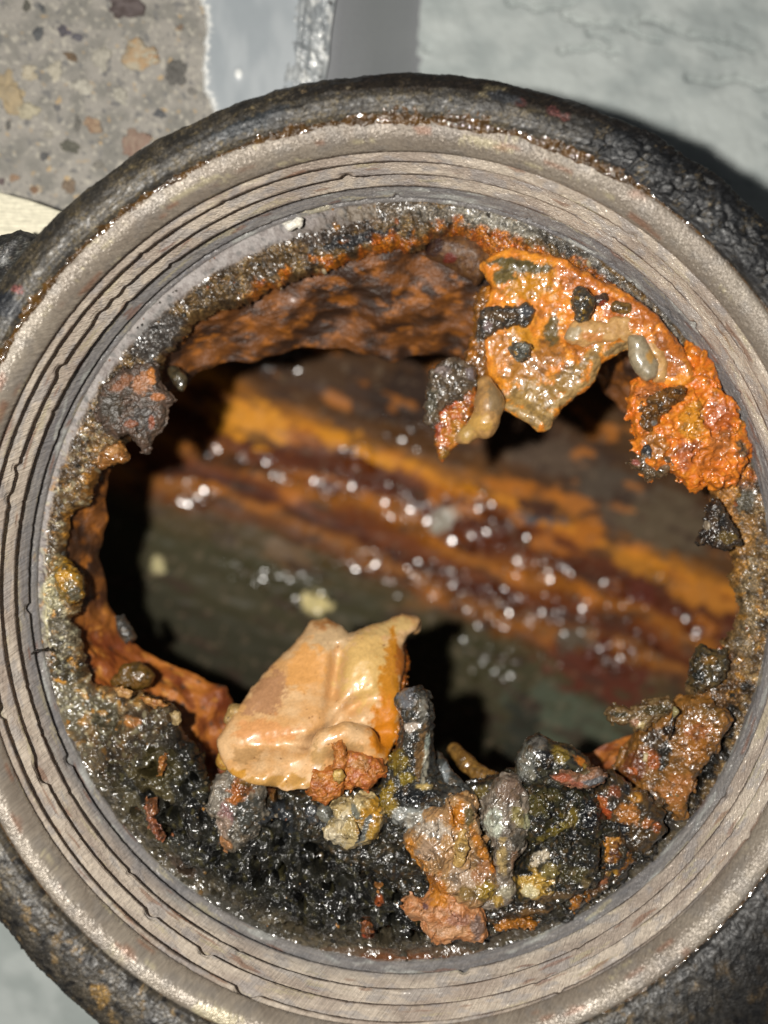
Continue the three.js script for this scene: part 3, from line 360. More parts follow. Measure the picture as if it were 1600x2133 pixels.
{
  const c = 0.2, L = 53, n = Math.ceil(2 * L / c) + 1, cx = TILT * 21, sd = new Float32Array(n * n), id = new Int32Array(n * n).fill(-1);
  const X = (i) => -L + i * c; const ang = (x, y) => { const a = Math.atan2(y, x - cx); return a < 0 ? a + 2 * Math.PI : a; };
  for (let j = 0; j < n; j++) for (let i = 0; i < n; i++) { const x = X(i), y = X(j), r = Math.hypot(x - cx, y); sd[j * n + i] = r > 52 || r < 28 ? -9 : polySD(HOLE, x + 0.55 * fbm(x * 0.9, y * 0.9, 1, 4), y + 0.55 * fbm(x * 0.9, y * 0.9, 11, 4)); }
  const pos = [], col = [], at0 = []; const P = (x, y) => [pxAt(x, -21), pyAt(y, -21)];
  const zf = (x, y, d) => {
    const r = Math.hypot(x - cx, y), th = ang(x, y), heap = inA(th, 3.65, 5.75, 0.35), rim = ss(49, 51, r), t = clamp((51 - r) / 8);
    const calm = 1 - 0.9 * inA(th, 1.65, 3.35, 0.2) * ss(47.8, 49.1, r); let z = -20.6 - 1.3 * (1 - heap) * t + heap * (2.6 * ss(0, 1, t) - 1.2 * ss(1.2, 2.2, (51 - r) / 8));
    const rough = ss(-0.3, 0.25, fbm(x * 0.22, y * 0.22, 95, 2)), tar = heap * ss(50.5, 48, r);
    let q = (0.8 * fbm(x * 0.25, y * 0.25, 3, 3) + 1.5 * heap * fbm(x * 0.17, y * 0.17, 13, 3)) * (1 - rim * 0.85) + 0.5 * fbm(x * 0.8, y * 0.8, 2, 4) * (0.5 + 0.5 * (1 - rim));
    const wx = x + 0.7 * fbm(x * 0.5, y * 0.5, 1), wy = y + 0.7 * fbm(x * 0.5, y * 0.5, 21); cell(wx * 0.36, wy * 0.36, 2.5); q += (1.5 - 2.6 * CELL[0]) * tar; q += 1.5 * facet(wx * 0.42, wy * 0.42, 4.2) * (0.2 + 0.8 * tar); q += 0.9 * ridge(wx * 0.3, wy * 0.3, 6, 2) * tar; cell(wx * 1.2, wy * 1.2, 7.5); q += (0.24 - 0.5 * CELL[0]) * rough * (1 - 0.6 * rim) * (1 - 0.4 * tar); q += 0.35 * facet(x * 1.6, y * 1.6, 9.2) * (1 - rough * 0.6) * (1 - rim * 0.6); q += 0.12 * fbm(x * 1.9, y * 1.9, 4, 2) + 0.06 * perlin(x * 2.9, y * 2.9, 1); z += q * calm;
    const pit = fbm(x * 0.35 + 4, y * 0.35, 8, 3); z -= heap * ss(50, 48, r) * 5 * ss(0.24, 0.42, pit);
    const e = clamp(d / 1.6); z += 0.35 * ss(0, 0.5, e) * ss(1, 0.6, e); if (e < 1) z -= 2.2 * (1 - Math.sqrt(1 - (1 - e) * (1 - e))); return z;
  };
  const spots = [[610, 468, 16, 11, 'e8e2d0'], [700, 470, 90, 34, '5c4c3e', -18], [800, 440, 110, 16, '7a6a56', -6], [960, 450, 120, 24, '8f8474', 6], [1060, 470, 110, 20, 'b4ad9c', 14], [740, 500, 90, 14, '3a3a3c', -14], [560, 560, 60, 26, '6a5438', -35], [1180, 520, 100, 14, '70695e', 30], [1300, 610, 100, 14, '8c857a', 45], [1420, 730, 110, 16, '8f887c', 55], [1530, 930, 140, 18, '8f887a', 75],
    [140, 1205, 30, 42, 'c8962e'], [110, 1260, 26, 90, 'a9a07c', 0], [200, 1000, 26, 50, '8a5f2a', 25], [230, 960, 30, 18, 'c0843c', -20], [205, 1030, 14, 20, 'a85a30'], [150, 1085, 18, 24, 'b07a34'], [330, 700, 70, 40, '57504a', -45], [130, 1330, 30, 60, '6d6450', 0], [130, 1420, 40, 60, '4a4230', -10], [270, 1500, 22, 10, 'a06a38', 10], [220, 1490, 40, 40, '4a4434', 0], [320, 1620, 60, 22, '5a5034', 35], [340, 1590, 50, 40, '4c4428', 20], [150, 1470, 30, 60, '5a5444', -20],
    [1400, 1550, 26, 80, '4a4132', 35], [1480, 1420, 30, 90, '5a4830', 25], [1540, 1130, 36, 110, 'a2763c', 0], [1520, 1050, 30, 50, 'b07a3c', 0], [1555, 1020, 18, 70, '5c5648', 5], [1560, 1250, 22, 110, '8a7350', 5], [1490, 1370, 40, 24, 'a0602a', -40], [1460, 1400, 22, 26, '3c3a34', 0], [1500, 1460, 50, 60, '6a4c2c', 20], [1490, 1560, 24, 130, '26241f', 28], [1340, 1760, 120, 22, '45403a', -45], [1180, 1880, 160, 18, '4a4338', -28], [1000, 1950, 200, 22, '584e40', -10], [1060, 1925, 60, 10, '8a5a20', -14], [800, 1985, 260, 16, '6d5844', 0], [900, 2000, 130, 12, '7a4e30', 4], [520, 1930, 120, 22, '55524a', 35], [380, 1800, 40, 16, '55463a', 45], [300, 1690, 90, 20, '5e5640', 52], [620, 1690, 60, 50, '3a3d40', 0], [650, 1650, 50, 14, '54565a', 0], [560, 1640, 50, 26, '8a6032', 0], [790, 1857, 10, 20, 'b05a2c', 10], [766, 1936, 12, 12, 'b04c2a', 30]];
  const orangeEdge = (px, py) => ss(480, 560, px) * ss(700, 620, py) + ss(980, 1030, px) * ss(1030, 980, py);
  const colour = (x, y, z, d) => {
    const [px, py] = P(x, y), th = ang(x, y), r = Math.hypot(x - cx, y), heap = inA(th, 3.6, 5.6, 0.2), n = fbm(x * 0.4, y * 0.4, 5, 3), m = fbm(x * 1.1, y * 1.1, 8, 3), g = perlin(x * 4, y * 4, 2);
    let c = mix(A('54432f'), A('836842'), ss(-0.3, 0.35, n + m * 0.5)); c = mix(c, mix(A('1b1b1a'), A('35342d'), ss(-0.3, 0.4, n)), heap); c = mix(c, A('5c5636'), heap * ss(0.2, 0.42, m) * 0.7); c = mix(c, mix(A('7a6e58'), A('4a4438'), ss(-0.2, 0.2, m)), heap * ss(46.6, 49, r + 1.6 * n + 0.8 * m) * 0.75);
    const film = inA(th, 1.65, 3.35, 0.2) * ss(48.3, 49.1, r + 0.6 * n + 0.25 * m); c = mix(c, mix(A('a09894'), A('7d7370'), ss(-0.3, 0.3, n + m)), film * 0.9);
    c = mix(c, mix(A('7a5a34'), A('a98a58'), ss(-0.2, 0.3, m)), (1 - heap) * (1 - film) * ss(0.0, 0.25, fbm(x * 0.35 + 8, y * 0.35, 14, 3)) * 0.8);
    c = spotted(c, px, py, n * 1.3 + m * 0.4, spots);
    const up = clamp(orangeEdge(px, py)); c = mix(c, mix(A('d98426'), A('c8681e'), ss(-0.25, 0.3, m)), up * (px > 1000 ? 1 : ss(-0.3, 0, fbm(x * 0.3, y * 0.3, 71))) * (px > 1000 ? ss(49.3, 48.4, r + n * 1.6 + m * 0.5) : ss(1.9, 0.8, d + n * 2.2 + m)));
    const lt = inA(th, 2.7, 3.6, 0.2); c = mix(c, A('c9c3a4'), lt * ss(0.18, 0.35, m) * 0.55); c = mix(c, A('b07c2e'), (lt + inA(th < 3 ? th + 6.283 : th, 5.9, 6.75, 0.2)) * ss(0.22, 0.42, fbm(x * 0.7 + 5, y * 0.7, 3, 3)) * 0.8);
    c = mix(c, A('26231e'), (1 - heap) * ss(0.2, 0.45, fbm(x * 0.8 + 2, y * 0.8, 6, 3)) * 0.7); return sc(c, film > 0.5 ? 1.15 + 0.15 * g : (1 + 0.3 * g) * lerp(2.2 + 0.9 * lt + 0.9 * inA(th < 3 ? th + 6.283 : th, 5.8, 6.7, 0.2), 1.35, heap));
  };
  const face = [[], [], []];
  for (let j = 0; j < n; j++) for (let i = 0; i < n; i++) { const d = sd[j * n + i]; if (d < -0.21) continue; const x = X(i), y = X(j); id[j * n + i] = pos.length / 3; let X1 = x, Y1 = y; if (d < 0) { const q = j * n + i, gx = (sd[q + 1] - sd[q - 1]) / (2 * c), gy = (sd[q + n] - sd[q - n]) / (2 * c), g = gx * gx + gy * gy; if (g > 0.1 && g < 4) { X1 -= d * gx / g; Y1 -= d * gy / g; } } const z = zf(x, y, Math.max(0, d)); pos.push(X1, Y1, z); col.push(...colour(x, y, z, d)); }
  for (let j = 0; j < n - 1; j++) for (let i = 0; i < n - 1; i++) { const a = id[j * n + i], b = id[j * n + i + 1], e = id[(j + 1) * n + i], f = id[(j + 1) * n + i + 1]; if (a < 0 || b < 0 || e < 0 || f < 0) continue; const x = X(i), y = X(j), th = ang(x, y) + 0.12 * fbm(x * 0.3, y * 0.3, 40); const rr = Math.hypot(x - cx, y), fl = inA(ang(x, y), 1.65, 3.35, 0.2) * ss(48.3, 49.1, rr + 0.6 * fbm(x * 0.4, y * 0.4, 5, 3) + 0.25 * fbm(x * 1.1, y * 1.1, 8, 3)); face[fl > 0.5 ? 2 : th > 3.42 && th < 5.62 ? 1 : 0].push(a, b, e, b, f, e); }
  const all = geo(pos, face[0].concat(face[1], face[2]), col), pick = (list) => { const map = new Map(), p = [], q = [], nn = [], uu = [], ix = [], A0 = all.attributes; for (const v of list) { let k = map.get(v); if (k === undefined) { k = p.length / 3; map.set(v, k); for (let t = 0; t < 3; t++) { p.push(A0.position.array[v * 3 + t]); q.push(A0.color.array[v * 3 + t]); nn.push(A0.normal.array[v * 3 + t]); } uu.push(A0.uv.array[v * 2], A0.uv.array[v * 2 + 1]); } ix.push(k); } const g = new THREE.BufferGeometry(); g.setAttribute('position', new THREE.Float32BufferAttribute(p, 3)); g.setAttribute('color', new THREE.Float32BufferAttribute(q, 3)); g.setAttribute('normal', new THREE.Float32BufferAttribute(nn, 3)); g.setAttribute('uv', new THREE.Float32BufferAttribute(uu, 2)); g.setIndex(ix); return g; };
  const crust = mesh('mineral_crust', pick(face[0]), M.crust, fitting); tag(crust, 'rough grey, brown and orange crust with a broken inner edge');
  { const r = rng(31), g = new THREE.IcosahedronGeometry(1, 1), p = g.attributes.position; for (let i = 0; i < p.count; i++) { const k = 1 + 0.5 * facet(p.getX(i) * 0.9 + 3, p.getY(i) * 0.9, p.getZ(i) * 0.9); p.setXYZ(i, p.getX(i) * k, p.getY(i) * k, p.getZ(i) * k); } g.computeVertexNormals();
    const N = 620, im = new THREE.InstancedMesh(g, new THREE.MeshPhysicalMaterial({ color: 0xffffff, roughness: 0.4, clearcoat: 0.5, clearcoatRoughness: 0.15 }), N), Mx = new THREE.Matrix4(), Q = new THREE.Quaternion(), E = new THREE.Euler(), V = new THREE.Vector3(), tint = new THREE.Color(), pal = ['2a2924', '4a4438', '6a5c44', '8a6a3c', 'b07c3c', 'b8a888', '3c3830', '9a5c34', '7a6a50'];
    for (let i = 0; i < N; i++) { const v = Math.floor(r() * pos.length / 3), s = 0.1 + 0.3 * Math.pow(r(), 4), low = pos[v * 3 + 1] < -12; E.set(r() * 6, r() * 6, r() * 6); Mx.compose(V.set(pos[v * 3] * MM, pos[v * 3 + 1] * MM, (pos[v * 3 + 2] + s * 0.25) * MM), Q.setFromEuler(E), new THREE.Vector3(s * (0.8 + r() * 0.6) * MM, s * (0.7 + r() * 0.4) * MM, s * MM)); im.setMatrixAt(i, Mx); const c = A(pal[Math.floor((low ? r() * r() : r()) * pal.length)]); im.setColorAt(i, tint.setRGB(...c)); }
    im.name = numbered('grit_crumbs'); im.castShadow = im.receiveShadow = true; scene.add(im); tag(im, 'loose grit crumbs scattered over the sludge and the crust', 'grit', null, 'stuff'); }
  tag(mesh('ring_skirt', pick(face[2]), M.skirt, fitting), 'bare grey metal below the thread');
  const sludge = mesh('black_sludge', pick(face[1]), M.sludge, null); tag(sludge, 'wet black glittering sludge heaped along the bottom of the opening', 'sludge', null, 'stuff');
}
/*P0*/
// ---------------------------------------------------------------- loose and hanging things in the opening
// --- the pale slime flap, bottom centre
piece({ name: 'slime_flap', label: 'large glossy peach-coloured slime flap standing folded in the bottom centre', category: 'slime', z: -23, T: 1.4, Tb: 1.8, R: 1.6, cell: 0.2, tilt: [0, -0.62], mat: 'slime', warp: [0.2, 0.6], k: 1.8, base: ['e6bb88', 'dda86c'], gain: 1.5, grain: 0.3,
  poly: [[675, 1299], [708, 1314], [723, 1329], [765, 1314], [810, 1302], [840, 1293], [858, 1295], [872, 1300], [868, 1314], [849, 1322], [832, 1347], [838, 1380], [830, 1419], [828, 1452], [826, 1518], [800, 1560], [770, 1590], [675, 1606], [600, 1613], [546, 1602], [498, 1588], [474, 1560], [465, 1530], [495, 1488], [525, 1440], [570, 1392], [612, 1350], [630, 1326], [646, 1305]],
  h: (x, y) => 2.2 * Math.exp(-(((x - 775) / 62) ** 2 + ((y - 1375) / 70) ** 2)) - 2.3 * Math.exp(-((((x - 700) + (y - 1400) * 0.15) / 16) ** 2)) * ss(1330, 1370, y) * ss(1500, 1440, y) + 0.9 * Math.exp(-(((x - 660) / 50) ** 2 + ((y - 1345) / 40) ** 2)) + 0.9 * Math.sin(x * 0.018 + y * 0.01) - 2 * Math.exp(-(((x - 700 - (1500 - y)) / 26) ** 2)) * ss(1430, 1470, y) - 1.6 * Math.exp(-(((y - 1545 + (x - 560) * 0.1) / 22) ** 2)) * ss(480, 560, x),
  caps: [[[512, 1585, -19.2, 17], [560, 1597, -17.6, 19], [630, 1592, -17, 20], [660, 1585, -16.6, 17]], [[660, 1588, -16.8, 14], [668, 1560, -16, 15], [680, 1540, -15.8, 14]], [[680, 1540, -16, 16], [720, 1530, -16.2, 20], [760, 1545, -17, 22], [778, 1585, -17.5, 20]], [[815, 1316, -31, 12], [846, 1300, -31, 10], [862, 1300, -30, 7], [866, 1312, -29.4, 5]]],
  disp: [[0.06, 1.0, 'g'], [0.16, 0.35, 'p']], spots: [[770, 1385, 70, 80, 'f2c67a', -15], [820, 1310, 46, 16, 'eec782', -12], [690, 1310, 36, 16, 'c88a4e'], [690, 1330, 60, 26, 'e4c090', -20], [560, 1440, 30, 60, 'c89468', 40], [812, 1440, 26, 110, 'e09428', 4], [800, 1510, 30, 60, 'e88e1c'], [836, 1385, 12, 40, 'cc7a2c'], [560, 1510, 60, 24, 'eeaa6a'], [640, 1390, 50, 40, 'f4b266', -40], [520, 1555, 30, 14, 'd0a26a'], [590, 1600, 80, 12, 'd8a458'], [720, 1545, 44, 22, 'cba068'], [670, 1560, 14, 34, 'd0a468'], [500, 1590, 30, 10, 'e0a03c']], flecks: [['8a5a30', 1.4, 0.62]] });
piece({ name: 'orange_crust', label: 'rough orange rust rind along the right edge of the peach slime flap', category: 'rust', z: -24.5, T: 1.2, R: 1, tilt: [0, -0.6], cell: 0.16, base: ['d9801c', 'c2641a'], poly: [[812, 1352], [838, 1350], [846, 1385], [842, 1418], [832, 1440], [834, 1520], [814, 1545], [800, 1556], [796, 1500], [806, 1440], [806, 1390]], warp: [0.5, 1.2], disp: [[0.35, 1.1, 'r'], [0.25, 1.6, 'c']], spots: [[826, 1375, 16, 26, 'b86a2c'], [818, 1372, 8, 16, 'e0b45c'], [815, 1480, 18, 50, 'e8961e']] });
// --- crumbling orange clods in front of it
const clods = 'orange clods';
piece({ name: 'rust_clod', label: 'upright orange clod leaning on the slime fold, above the pale yellow chip', category: 'clod', z: -14.8, T: 1, R: 0.9, cell: 0.16, mat: 'moist', base: ['d38a40', 'c67430'], poly: [[691, 1548], [712, 1540], [720, 1560], [720, 1596], [708, 1606], [692, 1600], [700, 1575]], warp: [0.4, 1.3], disp: [[0.25, 1, 'r'], [0.2, 1.2, 'f']] });
piece({ name: 'rust_clod', label: 'broad cracked orange clod hanging lowest below the slime flap', category: 'clod', z: -15.6, T: 1.7, R: 1.5, cell: 0.16, mat: 'moist', base: ['d38436', 'c26c28'], poly: [[656, 1602], [693, 1600], [718, 1620], [717, 1636], [681, 1668], [657, 1660], [645, 1635]], warp: [0.45, 1.1], disp: [[0.3, 0.8, 'f'], [0.3, 1.2, 'r'], [0.12, 2.4, 'p']], spots: [[668, 1612, 14, 8, 'd89040']] });
piece({ name: 'rust_clod', label: 'jagged orange clod at the right end of the slime fold, beside the dark gap', category: 'clod', z: -16, T: 1.5, R: 1.3, cell: 0.16, mat: 'moist', base: ['d38436', 'bc6426'], poly: [[726, 1570], [756, 1572], [786, 1584], [802, 1606], [782, 1618], [768, 1640], [752, 1632], [729, 1636], [716, 1616]], warp: [0.5, 1.2], disp: [[0.35, 0.9, 'f'], [0.3, 1.3, 'r']], spots: [[750, 1585, 20, 12, 'c88a4a']] });
piece({ name: 'yellow_chip', label: 'small pale yellow chip stuck on the broad orange clod', category: 'chip', z: -13.4, T: 0.7, R: 0.6, cell: 0.14, mat: 'moist', base: ['ecc774', 'd9a94e'], poly: [[695, 1606], [712, 1602], [720, 1618], [708, 1630], [695, 1626]], warp: [0.3, 1.5], disp: [[0.15, 1.5, 'f']] });
piece({ name: 'tan_pebble', label: 'speckled pale tan pebble at the left edge of the slime flap', category: 'pebble', z: -22.5, caps: [[[490, 1486, -22, 21], [480, 1497, -22, 14]]], disp: [[0.25, 0.7, 'p']], cell: 0.18, mat: 'moist', base: ['d3ac68', 'c09a5c'], flecks: [['6a5a3c', 1.5, 0.38]] });
piece({ name: 'yellow_drop', label: 'shiny yellow drop of slime hanging lower left of the slime flap', category: 'slime', z: -20, caps: [[[476, 1556, -20, 17], [470, 1584, -19.5, 21]]], disp: [[0.12, 0.5, 'p']], cell: 0.18, mat: 'slime', base: ['d8ab50', 'b98238'] });
piece({ name: 'stone_cluster', label: 'grey and beige crumbly lump with pink rim, left of the orange clods', category: 'lump', z: -17.3, T: 1.9, R: 2.6, cell: 0.18, base: ['6a655c', '8c8272'], poly: [[450, 1626], [495, 1599], [531, 1610], [545, 1640], [548, 1690], [530, 1730], [500, 1756], [483, 1768], [465, 1756], [456, 1710], [437, 1682]], warp: [0.6, 0.9], disp: [[0.55, 0.6, 'f'], [0.35, 1.1, 'r'], [0.2, 2, 'c']], spots: [[460, 1650, 26, 50, 'a59c8e', 10], [505, 1637, 26, 20, 'b46a34'], [500, 1658, 22, 12, 'c0702a'], [475, 1690, 16, 22, '9c7672'], [470, 1720, 14, 30, 'b39a88'], [470, 1755, 14, 22, 'c08858'], [520, 1690, 26, 40, '4a4a44'], [520, 1625, 22, 10, '8a6636']] });
piece({ name: 'quartz_stone', label: 'cream and ochre quartz stone below the broad orange clod', category: 'stone', z: -16.2, T: 2.7, R: 2.6, cell: 0.17, base: ['d9c28e', 'c9b078'], gain: 1.6, poly: [[708, 1664], [737, 1658], [774, 1662], [798, 1692], [789, 1725], [768, 1752], [723, 1761], [682, 1740], [680, 1728], [701, 1702], [697, 1680]], warp: [0.35, 0.9], disp: [[0.9, 0.35, 'f'], [0.25, 1, 'f']], spots: [[700, 1738, 30, 20, 'f0e0bc'], [715, 1700, 10, 30, 'ead8b0', 30], [732, 1716, 18, 30, 'cfb67c', 10], [772, 1690, 26, 38, 'cf9830', 25], [758, 1725, 8, 34, '787a74', 20], [742, 1680, 7, 20, '8c8c7c', -30], [780, 1730, 14, 18, 'b8903c']] });
piece({ name: 'grey_pebble', label: 'small grey translucent pebble touching the left of the quartz stone', category: 'pebble', z: -16.6, caps: [[[676, 1690, -16.8, 17], [682, 1702, -16.6, 14]]], disp: [[0.25, 0.8, 'f']], cell: 0.17, base: ['7d7c70', '66675f'] });
piece({ name: 'dark_pebble', label: 'dark blue-grey pebble between the orange clod and the grey pebble', category: 'pebble', z: -17, caps: [[[652, 1690, -17, 18], [656, 1706, -17, 14]]], disp: [[0.3, 0.8, 'f']], cell: 0.17, base: ['42464a', '33373b'] });
// --- the black and white tower and what leans on it
piece({ name: 'dark_spire', label: 'tall black spire with a rounded grey knob and olive patches right of the slime flap', category: 'deposit', z: -18, T: 2.4, R: 2.6, cell: 0.18, k: 1.5, base: ['2c2d2c', '43433c'], poly: [[846, 1520], [886, 1516], [901, 1568], [907, 1634], [950, 1640], [985, 1668], [970, 1710], [900, 1740], [845, 1745], [806, 1705], [786, 1680], [794, 1640], [816, 1590]], tilt: [0, 0.1], warp: [0.4, 0.8], caps: [[[850, 1468, -17.8, 27], [866, 1460, -17.6, 26], [872, 1490, -17.2, 24], [866, 1530, -17.4, 24], [862, 1580, -18, 30]]], disp: [[0.5, 0.6, 'f'], [0.35, 1.2, 'c'], [0.12, 2.4, 'p']],
  h: (x, y) => -1.4 * ss(868, 900, x) * ss(1500, 1540, y) * ss(1640, 1600, y),
  spots: [[845, 1448, 20, 22, '75767a'], [880, 1470, 12, 26, '8b877c'], [858, 1508, 16, 12, 'd8c8b8'], [876, 1560, 13, 50, '8a6a44', 8], [886, 1580, 6, 60, 'c4c0ac', 8], [890, 1540, 6, 20, 'b9c4b8'], [830, 1580, 20, 26, '8a7428', 20], [845, 1612, 18, 16, '98822c'], [806, 1664, 24, 38, 'a88a30', 15], [880, 1632, 16, 8, 'd0b470'], [862, 1690, 40, 16, 'a8aca8'], [840, 1700, 26, 20, 'b5b6b0', 30], [880, 1700, 40, 18, 'c2bcae'], [950, 1660, 30, 20, '57544e'], [860, 1650, 44, 18, '1e2226']] });
piece({ name: 'dark_horn', label: 'thin dark pointed horn rising right of the tall black spire', category: 'deposit', z: -19, caps: [[[913, 1576, -21, 8], [922, 1600, -20, 11], [944, 1632, -18.6, 13], [980, 1660, -17.6, 12]]], disp: [[0.3, 0.9, 'r'], [0.15, 1.8, 'c']], cell: 0.16, base: ['3d4140', '575853'], spots: [[928, 1608, 8, 18, '8c9294'], [950, 1640, 10, 8, '9a9c98']] });
piece({ name: 'tan_strand', label: 'tan wrinkled strand sloping down behind the dark horn into the gap', category: 'deposit', z: -25, caps: [[[946, 1562, -30, 12], [972, 1590, -27, 13], [1000, 1614, -25, 14], [1032, 1622, -23, 12]]], disp: [[0.35, 0.8, 'r']], cell: 0.18, base: ['b08440', '8a6430'] });
piece({ name: 'ochre_block', label: 'large beige and ochre rusty block with an orange ridge, centre of the debris', category: 'rust block', z: -16, T: 2.3, R: 1.5, cell: 0.18, base: ['c49a68', 'b58a5e'], gain: 1.6, poly: [[890, 1694], [928, 1680], [936, 1664], [977, 1664], [986, 1696], [996, 1740], [1021, 1789], [1038, 1838], [1021, 1868], [977, 1884], [950, 1864], [912, 1842], [882, 1804], [852, 1766], [846, 1745]], warp: [0.4, 0.8], caps: [[[950, 1672, -14.4, 12], [962, 1700, -14, 13], [980, 1740, -14.6, 10], [1005, 1790, -15, 8]]], disp: [[0.9, 0.32, 'f'], [0.4, 0.9, 'f'], [0.25, 1.1, 'r']],
  spots: [[950, 1690, 18, 34, 'd4862a', 10], [975, 1690, 10, 28, '7a6a44'], [998, 1755, 12, 46, 'cf8630', -20], [865, 1775, 16, 36, 'd48c34', -25], [905, 1835, 24, 30, 'cc7e2a', -30], [900, 1720, 40, 20, 'd0c0ac'], [890, 1760, 26, 20, 'c4a486'], [965, 1820, 34, 30, 'c8ac90', 20], [1000, 1810, 20, 26, 'b27e54'], [1012, 1845, 24, 24, 'a8882e'], [1026, 1800, 8, 14, 'd8822c'], [970, 1852, 20, 18, '9a7c48']] });
piece({ name: 'tan_splinter', label: 'pale tan upright splinter stuck to the face of the ochre block', category: 'splinter', z: -12.6, caps: [[[963, 1734, -13, 8], [962, 1765, -12.4, 12], [956, 1798, -13, 11]]], disp: [[0.25, 0.9, 'f']], cell: 0.15, base: ['d8b26c', 'c49a50'] });
piece({ name: 'rust_stone', label: 'rough salmon-orange flat stone lowest in the debris, below the ochre block', category: 'stone', z: -16, T: 2.2, R: 2, cell: 0.17, mat: 'moist', base: ['d39a6c', 'c8834e'], gain: 1.6, poly: [[839, 1882], [855, 1869], [882, 1876], [900, 1858], [920, 1842], [942, 1857], [950, 1872], [977, 1880], [999, 1897], [1007, 1930], [1002, 1952], [975, 1950], [950, 1949], [907, 1957], [884, 1932], [874, 1908], [850, 1898]], warp: [0.35, 1], disp: [[0.7, 0.4, 'f'], [0.25, 1.2, 'f'], [0.12, 2.4, 'c']], spots: [[915, 1852, 22, 26, 'd88a2c'], [990, 1925, 14, 24, '8f7264'], [885, 1880, 6, 5, '7a5450'], [940, 1930, 40, 12, 'd8a070'], [955, 1905, 20, 14, 'bd8468']] });
piece({ name: 'pale_deposit', label: 'grey and white lumpy knob running out into a thin pale tail', category: 'deposit', z: -16, T: 2.6, R: 2.5, cell: 0.17, k: 1, base: ['9a8c7c', '7e7468'], gain: 1.6, poly: [[1032, 1634], [1054, 1617], [1078, 1620], [1092, 1658], [1102, 1713], [1086, 1753], [1062, 1800], [1050, 1775], [1032, 1750], [1009, 1706], [1012, 1670]], warp: [0.35, 0.9], caps: [[[1040, 1722, -14.2, 16], [1043, 1781, -14.6, 11], [1047, 1824, -15, 11], [1056, 1852, -15.4, 14], [1034, 1874, -15.6, 12], [1012, 1878, -16, 10]]], disp: [[0.45, 0.6, 'f'], [0.35, 1, 'r']],
  spots: [[1025, 1705, 20, 30, 'd8dcc8'], [1060, 1640, 30, 26, '8a7464'], [1043, 1775, 12, 40, 'c8ac74'], [1052, 1850, 16, 14, 'c2b89c'], [1034, 1872, 14, 12, 'c8a24e'], [1094, 1700, 10, 16, 'b8b690'], [1075, 1690, 14, 20, 'a89a64'], [1078, 1740, 20, 20, '5a554c'], [1070, 1785, 10, 20, '8a6a52']] });
piece({ name: 'tar_mass', label: 'black and ochre tar mass that the stones of the debris heap are stuck in', category: 'tar', z: -19.4, T: 2.2, Tb: 3, R: 3, cell: 0.21, base: ['262624', '3c382a'], poly: [[600, 1650], [690, 1640], [790, 1640], [830, 1610], [900, 1610], [960, 1640], [1000, 1635], [1060, 1620], [1120, 1590], [1220, 1610], [1300, 1640], [1370, 1690], [1350, 1770], [1260, 1840], [1180, 1900], [1040, 1920], [900, 1900], [820, 1840], [700, 1780], [620, 1720]], warp: [0.8, 0.5], disp: [[1, 0.4, 'f'], [0.6, 0.7, 'r'], [0.35, 1.3, 'c'], [0.15, 2.2, 'p']], spots: [[1000, 1650, 26, 20, '7a6a3a'], [700, 1700, 60, 24, '4a4c4c', 20], [1330, 1720, 30, 20, '8a5a2c'], [1230, 1850, 40, 16, '6a4a2c', -40], [820, 1660, 20, 16, '8a7a3a'], [1060, 1900, 50, 12, '6a5034']] });
// --- black lumps on the right of the debris
piece({ name: 'black_boulder', label: 'black shiny lump with a cream-yellow patch, right of the thin pale tail', category: 'lump', z: -16.4, T: 2.6, R: 2.6, cell: 0.19, base: ['1f2122', '3a3626'], poly: [[1077, 1811], [1110, 1772], [1151, 1735], [1203, 1729], [1239, 1756], [1242, 1815], [1228, 1839], [1181, 1860], [1137, 1872], [1084, 1868]], warp: [0.4, 0.7], disp: [[1, 0.35, 'f'], [0.45, 0.8, 'r'], [0.35, 1.3, 'f'], [0.15, 2, 'c']], spots: [[1110, 1830, 36, 34, 'd0a648', -10], [1098, 1844, 16, 16, 'e8d8a4'], [1120, 1778, 20, 12, 'e0d0b4', -30], [1090, 1808, 20, 6, '20201c'], [1140, 1800, 20, 16, '8a7a44'], [1190, 1810, 30, 18, '57502f'], [1215, 1825, 14, 12, '7a6a48'], [1150, 1858, 50, 9, '6a5438', -8]] });
piece({ name: 'black_boulder', label: 'black glistening lump with olive blotches in the middle right of the debris', category: 'lump', z: -17, T: 2.7, R: 3, cell: 0.19, base: ['1d2023', '33321f'], poly: [[1099, 1632], [1150, 1640], [1201, 1643], [1240, 1660], [1256, 1700], [1240, 1750], [1200, 1738], [1154, 1732], [1112, 1760], [1093, 1718], [1088, 1674]], warp: [0.5, 0.6], disp: [[1.2, 0.33, 'f'], [0.5, 0.8, 'r'], [0.35, 1.2, 'f'], [0.15, 2, 'c']], spots: [[1115, 1665, 24, 20, '5a5228'], [1185, 1695, 14, 20, '7d6a28', 20], [1165, 1690, 6, 6, '8a7634'], [1140, 1726, 40, 8, '80702c', -32], [1140, 1650, 30, 12, '4c4626'], [1225, 1690, 20, 30, '14171c']] });
